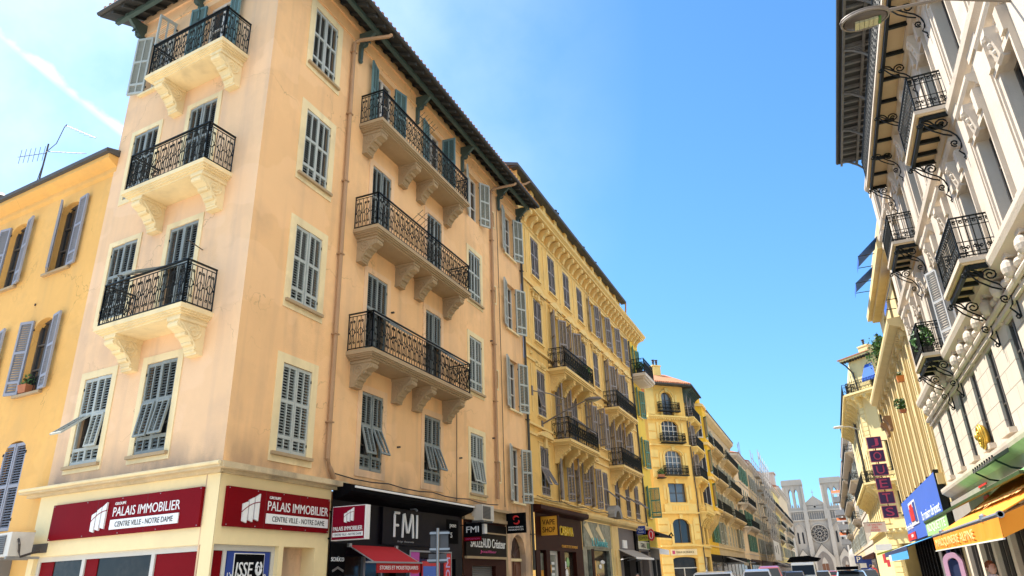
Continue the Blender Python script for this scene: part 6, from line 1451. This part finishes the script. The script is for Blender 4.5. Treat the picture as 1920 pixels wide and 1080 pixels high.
# right side beyond the pale corner building
F = building('ornate white house beyond the pale yellow corner building', 4.4, 122, -pi / 2)
plain_house('', F, 29.9, 17.5, (4.6, 7.9, 11.2, 14.4), [2 + 3.2 * k for k in range(9)], white_stone, white_trim, shut_grey, bal=((7.9, 1, 12), (11.2, 14, 29), (14.4, 1, 29)))
F = building('long white house on the right of the avenue near the church', 4.4, 178, -pi / 2)
plain_house('', F, 55.9, 17.0, (4.6, 7.9, 11.2, 14.4), [2 + 3.5 * k for k in range(15)], pale_plaster, white_trim, shut_grey, bal=((7.9, 1, 20), (11.2, 24, 54), (14.4, 1, 54)))
F = building('grey modern block with orange awnings in front of the church tower', 4.15, 200, 0)
mb = MB(concrete); wall_mb(mb, .0, 14, 0, 20.5, [(1.2, 3.2, z, z + 1.9) for z in (4, 7.4, 10.8, 14.2, 17.3)], .3, thick=25); F.part('wall', mb)
for i, z in enumerate((7.4, 10.8, 14.2, 17.3)):
    mb = MB(concrete); mb.box(-1.6, 3.5, -1.5, -.001, z - .25, z); mb.box(-1.6, 3.5, -1.5, -1.4, z, z + 1.0); mb.box(-1.6, -1.5, -1.4, 3.0, z, z + 1.0); mb.box(-1.6, -.001, 0, 3.0, z - .25, z); F.part('balcony', mb)
    if i in (0, 1, 3):
        T = F.thing('window_awning', ('orange balcony awning on the grey block, lowest', 'orange balcony awning in the middle of the grey block', '', 'red orange balcony awning near the top of the grey block')[i], 'awning', .5, -1.2, z + 1.9, 'orange balcony awnings'); mb = MB(mat('rust_fabric', (.45, .10, .02), .8, .1, 3)); sheet(mb, [(-2.1, 1.0, .7), (2.2, 1.0, .7), (2.2, -.6, 0), (-2.1, -.6, 0)]); part('canopy', mb, T); mb = MB(white_fabric); mb.box(-2.1, 2.2, -.62, -.6005, -.35, 0); part('valance', mb, T)
mb = MB(concrete); mb.lathe([(2.2, 0), (2.2, 4.2), (1.8, 5.6), (1.0, 6.4), (0, 6.7)], 0, 0, 16); tag(inst('domed_kiosk', mb.mesh('domed_kiosk', True), None, (5.6, 196, 0)), 'small grey domed porch at the foot of the grey block', 'kiosk')

# ================================================================== the church at the end of the avenue
CH = Fac(thing('church', 'pale grey gothic church with twin open towers and a rose window', 'church', (-3, 270, 0)), -3, 270, 0)
def pointed(x0, x1, z0, zs, n=7):
    c = (x0 + x1) / 2; w = x1 - x0; r = w * .95; pts = [(x0, z0), (x0, zs)]
    top = []
    for k in range(n + 1):
        a = math.acos((w / 2 - r * 0 - (r - w / 2)) / r * 1.0) if False else None
    H = sqrt(r * r - (r - w / 2) ** 2)
    L_ = [(x0 + r - r * cos(t), zs + r * sin(t)) for t in [math.asin(H / r) * k / n for k in range(1, n + 1)]]
    return pts + L_ + [(2 * c - x, z) for x, z in L_[-2::-1]] + [(x1, zs), (x1, z0)]
mb = MB(church_stone)
mb.box(-8.0, 5.0, 0, 14, 0, 20.4); CH.part('nave_wall', mb)
mb = MB(church_stone); mb.prism([(-2.6, 20.401), (3.2, 20.401), (3.2, 22.9), (.4, 25.2), (-2.6, 22.9)], .3, 14, 'y'); mb.box(-2.9, 3.4, -.15, .2995, 20.401, 20.7); CH.part('gable', mb)
mb = MB(church_stone); mb.box(.33, .47, .8, 1.0, 25.1, 27.2); mb.box(.0, .8, .82, .98, 26.3, 26.5); CH.part('gable_cross', mb)
mb = MB(dark_in); mb.prism([(.4 + .35 * cos(a), 21.6 + .35 * sin(a)) for a in [k * pi / 6 for k in range(12)]], .25, .299, 'y'); mb.box(-2.3, -.0, .26, .299, 21.95, 22.05); mb.box(.8, 3.0, .26, .299, 21.95, 22.05); CH.part('gable_window', mb)
def tower(cx):
    # open belfry above a solid base: corner piers, mullion, lintel and parapet
    mb = MB(church_stone); a, b = cx - 3.0, cx + 3.0
    for x0, x1 in ((a, a + 1.55), (b - 1.55, b), (cx - .42, cx + .42)):
        for y0, y1 in ((0.0, .9), (4.6, 5.5)): mb.box(x0, x1, y0, y1, 20.5, 29.0)
    for y0, y1 in ((.9, 1.6), (3.9, 4.6)): mb.box(a, a + 1.2, y0, y1, 20.5, 29.0); mb.box(b - 1.2, b, y0, y1, 20.5, 29.0)
    for y in (0, 4.6):
        for x0, x1 in ((a + 1.55, cx - .42), (cx + .42, b - 1.55)):
            m = (x0 + x1) / 2; mb.prism([(x0, 26.8), (m, 28.0), (m, 28.5), (x0, 28.5)], y + .1, y + .8, 'y'); mb.prism([(m, 28.0), (x1, 26.8), (x1, 28.5), (m, 28.5)], y + .1, y + .8, 'y')
            mb.box(x0, x1, y + .1, y + .8, 20.5, 21.6); mb.tube([(m, y + .4, 21.6), (m, y + .4, 22.6)], .16, 5)
    mb.box(a - .05, b + .05, -.05, 5.55, 28.501, 28.99); mb.box(a - .4, b + .4, -.4, 5.9, 29.0, 30.4); mb.box(a - .25, b + .25, -.25, 5.75, 30.401, 30.8)
    for x in (a, b):
        mb.tube([(x, -.2, 20.5), (x, -.2, 28.4)], .45, 8); mb.frustum((x - .75, x + .75, -.9, .1), (x - .5, x + .5, -.6, .1), 17.5, 22.5)
    o = CH.part('tower', mb); o['label'] = 'open gothic tower'
tower(-5.75); tower(6.65)
mb = MB(church_stone)
for x in (-8.2, -2.9, 4.2, 8.9): mb.frustum((x - .8, x + .8, -1.4, 0), (x - .55, x + .55, -.8, 0), 0, 20.6)
mb.box(5.0, 9.5, 0.0, 6, 0, 20.45); mb.box(-8.8, -8.0, 0, 6, 0, 20.4); CH.part('buttresses', mb)
mb = MB(church_stone)
mb.box(-8.6, 9.4, -.5, -.001, 17.2, 17.6); mb.box(-8.6, 9.4, -.55, -.001, 20.1, 20.65)
x = -8.2
while x < 9.2: mb.box(x - .09, x + .09, -.42, -.1, 17.601, 20.099); mb.prism([(x, 19.2), (x + .36, 19.9), (x + .72, 19.2), (x + .72, 19.45), (x + .36, 20.09), (x, 19.45)], -.4, -.15, 'y'); x += .72
CH.part('gallery', mb)
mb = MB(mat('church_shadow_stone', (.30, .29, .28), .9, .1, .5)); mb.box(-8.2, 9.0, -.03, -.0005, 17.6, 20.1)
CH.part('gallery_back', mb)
# rose window
mb = MB(dark_pane); mb.prism([(.4 + 2.75 * cos(a), 13.0 + 2.75 * sin(a)) for a in [k * pi / 16 for k in range(32)]], -.08, -.001, 'y'); RW = CH.part('rose_window', mb)
mb = MB(church_stone)
for r, t in ((2.85, .22), (1.55, .10), (.55, .12)): mb.tube([(.4 + r * cos(a), -.2, 13.0 + r * sin(a)) for a in [k * pi / 18 for k in range(36)]], t, 6, closed=True)
for k in range(12):
    a = k * pi / 6; mb.tube([(.4 + .55 * cos(a), -.2, 13 + .55 * sin(a)), (.4 + 2.8 * cos(a), -.2, 13 + 2.8 * sin(a))], .06, 4); b = a + pi / 12
    mb.tube([(.4 + 2.15 * cos(b) + .38 * cos(t), -.2, 13 + 2.15 * sin(b) + .38 * sin(t)) for t in [q * pi / 5 for q in range(10)]], .055, 4, closed=True)
part('tracery', mb, RW)
for x in (-6.4, -4.9, 5.6, 7.1):
    mb = MB(dark_pane); mb.prism(pointed(x - .28, x + .28, 10.0, 13.2), -.08, -.001, 'y'); CH.part('lancet_window', mb)
mb = MB(church_stone)
for c in (-5.65, 6.35): mb.tube([(x, -.15, z) for x, z in pointed(c - 1.7, c + 1.7, 9.5, 13.6)], .18, 5)
CH.part('blind_arch', mb)
for cx, w, ap in ((.4, 3.2, 9.7), (-5.7, 1.85, 8.2), (6.9, 1.85, 8.2)):
    mb = MB(church_stone); mb.prism([(cx - w, 0), (cx + w, 0), (cx + w, 5.8 if w > 2 else 5.6), (cx, ap), (cx - w, 5.8 if w > 2 else 5.6)], -1.8, -.001, 'y'); po = CH.part('portal', mb)
    mb = MB(mat('church_portal_shade', (.26, .22, .19), .9, .15, .8))  # archivolts darker than the church stone, the recess shade is in the colour
    for k in range(5):
        s = 1 - k * .13; mb.tube([(cx + (x - cx) * s, -1.82 + .0 * k, z * (1 - k * .05)) for x, z in pointed(cx - w * .72, cx + w * .72, 0.1, 3.4 if w > 2 else 3.3)], .16, 5)
    part('archivolts', mb, po)
    mb = MB(church_stone); mb.prism(pointed(cx - w * .36, cx + w * .36, .1, 3.2), -1.84, -1.802, 'y'); part('tympanum', mb, po)
    mb = MB(wood); mb.box(cx - w * .34, cx - .05, -1.9, -1.845, 0, 3.6 if w > 2 else 3.0); mb.box(cx + .05, cx + w * .34, -1.9, -1.845, 0, 3.6 if w > 2 else 3.0); part('door', mb, po)
    mb = MB(roof_dark); 
    for s in (-1, 1): mb.prism([(cx + s * w * 1.02, 5.7), (cx, ap + .25), (cx, ap), (cx + s * w * 1.02, 5.45)], -1.95, -1.2, 'y')
    part('gable_coping', mb, po)
mb = MB(paving); mb.box(-30, 30, 255, 269.8, .13, .6); ground('church_steps', mb)

# ================================================================== traffic and people
def car(label, loc, rz, col, Lc=4.2, Wc=1.78, Hc=1.48, kind='hatch', group='cars in the avenue'):
    T = thing('van' if kind in ('van', 'truck') else 'parked_car', label, 'van' if kind in ('van', 'truck') else 'car', loc, rz, group)
    cm = mat('paint_%02x%02x%02x' % tuple(int(c * 255) for c in col), col, .3, 0, spec=.6, coat=.7)
    h = Hc; l = Lc / 2; w = Wc / 2
    # side profile, front towards -y
    if kind == 'van': prof = [(-l, .45), (-l, .85), (-l + .5, 1.15), (-l + 1.3, h - .1), (-l + 1.8, h), (l - .1, h), (l, h - .2), (l, .45)]
    elif kind == 'truck': prof = [(-l, .5), (-l, 1.2), (-l + .25, h - .15), (-l + .5, h), (l, h), (l, .5)]
    elif kind == 'sedan': prof = [(-l, .4), (-l, .72), (-l + 1.15, .95), (-l + 1.9, h - .04), (-l + 2.5, h), (l - 1.3, h - .08), (l - .6, 1.0), (l, .92), (l, .4)]
    else: prof = [(-l, .4), (-l, .75), (-l + 1.0, 1.0), (-l + 1.75, h - .05), (-l + 2.4, h), (l - .5, h - .08), (l - .05, 1.0), (l, .9), (l, .4)]
    mb = MB(cm); n = len(prof)
    def half(z): return w if z < 1.0 else w - (z - 1.0) * (.30 if kind not in ('truck',) else .05)
    vs = []
    for sgn in (-1, 1): vs += [(sgn * half(z), y, z) for y, z in prof]
    fs = [(i, (i + 1) % n, n + (i + 1) % n, n + i) for i in range(n)] + [tuple(range(n))[::-1], tuple(range(n, 2 * n))]
    mb.add(vs, fs); body = part('body', mb, T)
    bv = body.modifiers.new('round', 'BEVEL'); bv.width = .07; bv.segments = 3
    mb = MB(car_glass)
    i = {'van': 2, 'truck': 1}.get(kind, 2)
    (ya, za), (yb, zb) = prof[i], prof[i + 1]
    def lerp(t): return (ya + (yb - ya) * t, za + (zb - za) * t)
    (y0, z0), (y1, z1) = lerp(.12), lerp(.90); a, b = half(z0) - .10, half(z1) - .08
    mb.quad((-a, y0 - .03, z0 + .02), (a, y0 - .03, z0 + .02), (b, y1 - .03, z1 + .02), (-b, y1 - .03, z1 + .02)); part('windscreen', mb, T)
    mb = MB(car_glass)
    yr = l - .75
    for s in (-1, 1): mb.quad((s * (half(1.05) + .012), y0 + .45, 1.05), (s * (half(1.05) + .012), yr, 1.05), (s * (half(h - .18) + .012), yr - .25, h - .18), (s * (half(h - .18) + .012), y1 + .25, h - .18))
    part('side_window', mb, T)
    mb = MB(car_glass); mb.quad((-w + .2, l + .012, 1.08), (w - .2, l + .012, 1.08), (w - .3, l - .08 if kind != 'sedan' else l - .5, h - .18), (-w + .3, l - .08 if kind != 'sedan' else l - .5, h - .18)); part('rear_window', mb, T)
    for sx in (-1, 1):
        for y in (-l + .8, l - .8):
            mb = MB(tyre); mb.tube([(sx * (w - .2), y, .32), (sx * (w + .01), y, .32)], .32, 16); wh = part('wheel', mb, T); mb = MB(steel); mb.tube([(sx * (w + .011), y, .32), (sx * (w + .03), y, .32)], .19, 12); part('rim', mb, wh)
        mb = MB(white_sign); mb.box(*sorted((sx * (w - .15), sx * (w - .5))), -l - .03, -l + .05, .62, .76); part('headlight', mb, T)
        mb = MB(red_toy); mb.box(*sorted((sx * (w - .12), sx * (w - .3))), l - .03, l + .03, .75, .95); part('tail_light', mb, T)
        mb = MB(cm); mb.box(*sorted((sx * (w + .02), sx * (w + .18))), -l + 1.45, -l + 1.6, .95, 1.08); part('mirror', mb, T)
    mb = MB(black_sign); mb.box(-w + .05, w - .05, -l - .05, -l + .02, .38, .55); part('bumper', mb, T)
    return T
car('white car with a tall roof at the kerb under the rounded corner building', (-4.4, 30.5, 0), radians(4), (.72, .72, .70), 4.4, 1.85, 1.75)
car('silver white hatchback behind the first white car', (-4.1, 45, 0), radians(4), (.62, .63, .64), 4.2, 1.8, 1.83, 'van')
car('dark red van left of the white delivery truck', (-4.3, 57, 0), radians(2), (.22, .03, .03), 4.8, 1.9, 2.05, 'van')
car('small dark blue car between the red van and the truck', (-3.1, 66, 0), 0, (.03, .04, .10), 3.9, 1.7, 1.66)
T = car('white delivery truck facing the camera with a wide windscreen', (-2.5, 72, 0), 0, (.66, .66, .62), 6.0, 2.0, 2.32, 'truck')
mb = MB(black_sign); mb.prism([(-1.3, 2.4), (1.2, 2.4), (1.5, 2.62), (.5, 2.86), (-.9, 2.80)], -1.6, 2.8, 'y'); part('roof_load', mb, T)
car('white car in the middle of the avenue behind the truck', (-1.35, 84, 0), 0, (.68, .68, .68), 4.2, 1.8, 1.6)
T = car('pale blue car with a dark roof box on the right of the avenue', (.82, 50, 0), 0, (.25, .42, .62), 4.2, 1.8, 1.58)
mb = MB(black_sign); mb.box(-.75, .45, -.6, 1.1, 1.62, 1.80); part('roof_box', mb, T)
car('black car parked far down the left kerb', (-5.2, 92, 0), 0, (.02, .02, .022), 4.2, 1.8, 1.7)
car('red car far down the middle of the avenue', (-.6, 100, 0), 0, (.4, .03, .02), 4.1, 1.75, 1.55)
car('dark car waiting beside the pale blue car', (2.0, 62, 0), 0, (.02, .02, .025), 4.2, 1.8, 1.6)
def person(label, loc, rz, hair, top, trousers, h=1.72, arm=0.0, group=None):
    T = thing('person', label, 'person', loc, rz, group); k = h / 1.72
    V = [(0, 0, .93), (0, 0, 1.12), (0, 0, 1.32), (0, .01, 1.45), (0, -.01, 1.53),
         (.10, 0, .90), (.11, -.02, .50), (.11, .02, .09), (.11, -.12, .04), (-.10, 0, .90), (-.11, .04, .50), (-.11, .10, .10), (-.11, -.02, .04),
         (.19, .01, 1.40), (.24, .02, 1.14), (.24, -.08, .90), (.24, -.12, .80), (-.19, .01, 1.40), (-.24, .02, 1.14), (-.25, -.05, .90), (-.25, -.09, .80)]
    E = [(0, 1), (1, 2), (2, 3), (3, 4), (0, 5), (5, 6), (6, 7), (7, 8), (0, 9), (9, 10), (10, 11), (11, 12), (3, 13), (13, 14), (14, 15), (15, 16), (3, 17), (17, 18), (18, 19), (19, 20)]
    Rr = [.14, .13, .15, .12, .055, .10, .065, .045, .035, .10, .065, .045, .035, .065, .045, .035, .028, .065, .045, .035, .028]
    me = bpy.data.meshes.new('body'); me.from_pydata([(x * k, y * k, z * k) for x, y, z in V], E, [])
    o = inst('body', me, T); md = o.modifiers.new('skin', 'SKIN'); o.modifiers.new('sub', 'SUBSURF').levels = 1
    for i, v in enumerate(me.skin_vertices[0].data): v.radius = (Rr[i] * k, Rr[i] * k * .8); v.use_root = (i == 0)
    me.materials.append(top)
    mb = MB(skin); mb.sphere((0, -.01, 1.63 * k), .105 * k, 12, (.82, .95, 1.2)); mb.sphere((0, -.115 * k, 1.62 * k), .022 * k, 6); mb.sphere((.09 * k, .0, 1.63 * k), .025 * k, 6); mb.sphere((-.09 * k, 0, 1.63 * k), .025 * k, 6); part('head', mb, T, smooth=True)
    mb = MB(hair); mb.sphere((0, .018, 1.665 * k), .112 * k, 12, (.90, .98, 1.08)); part('hair', mb, T, smooth=True)
    mb = MB(trousers)
    for s, f in ((.11, 0), (-.11, .04)): mb.tube([(s * .95 * k, 0, .95 * k), (s * k, f, .5 * k), (s * k, f * 2, .08)], [.115 * k, .085 * k, .065 * k], 10)
    part('trousers', mb, T, smooth=True)
    return T
red_hair = mat('red_brown_hair', (.20, .06, .02), .6, .2, 20); dark_hair = mat('dark_hair', (.02, .015, .012), .6, .2, 20)
person('person with red brown hair passing under the orange awning', (2.85, 17.6, .0), radians(20), red_hair, white_sign, ink, 1.66)
person('person with dark hair walking by the taupe shop front', (-8.4, 34.5, .13), radians(10), dark_hair, ink, ink, 1.62)
person('person in dark clothes walking toward the church on the right pavement', (2.6, 66, .13), radians(180), dark_hair, blue_sign, ink, 1.75)
person('person in red walking on the right pavement near the parking sign', (2.9, 69, .13), radians(10), dark_hair, red_toy, ink, 1.78)
# signs on posts
T = thing('road_sign', 'back of a grey rectangular road sign on a steel post at the left kerb', 'road sign', (-7.62, 14.0, .13), radians(28))
mb = MB(steel); mb.tube([(0, 0, 0), (0, 0, 2.62)], .030, 10); part('post', mb, T)
mb = MB(sign_back); mb.box(-.15, .22, -.035 + .07, .05, 2.14, 2.56); mb.box(-.155, .225, .0505, .058, 2.135, 2.565); part('plate', mb, T)
mb = MB(sign_back); mb.box(-.19, .19, .035, .05, 1.93, 2.11); part('lower_plate', mb, T); mb = MB(steel); mb.box(-.17, .25, .0, .034, 2.5, 2.54); mb.box(-.17, .25, 0, .034, 2.18, 2.22); mb.box(-.22, .22, 0, .034, 1.96, 2.0); part('clamps', mb, T)
T = thing('road_sign', 'blue square parking sign with a white P beyond the pale blue car', 'road sign', (2.35, 84, .13), 0)
mb = MB(steel); mb.tube([(0, 0, 0), (0, 0, 2.75)], .04, 8); part('post', mb, T); mb = MB(blue_sign); mb.box(-.35, .35, -.06, -.041, 2.05, 2.75); part('plate', mb, T); lettering('P', .34, .5, white_sign, T, (0, -.061, 2.4))
T = thing('road_sign', 'low blue and white notice board on the right pavement near the church', 'notice board', (3.3, 96, .13), 0)
mb = MB(steel); mb.box(-.6, -.54, -.03, .03, 0, 2.3); mb.box(.54, .6, -.03, .03, 0, 2.3); part('post', mb, T); mb = MB(blue_sign); mb.box(-.7, .7, -.06, -.031, 1.2, 2.5); mb.use(white_sign); mb.box(-.6, .1, -.07, -.0605, 1.6, 2.1); part('board', mb, T)
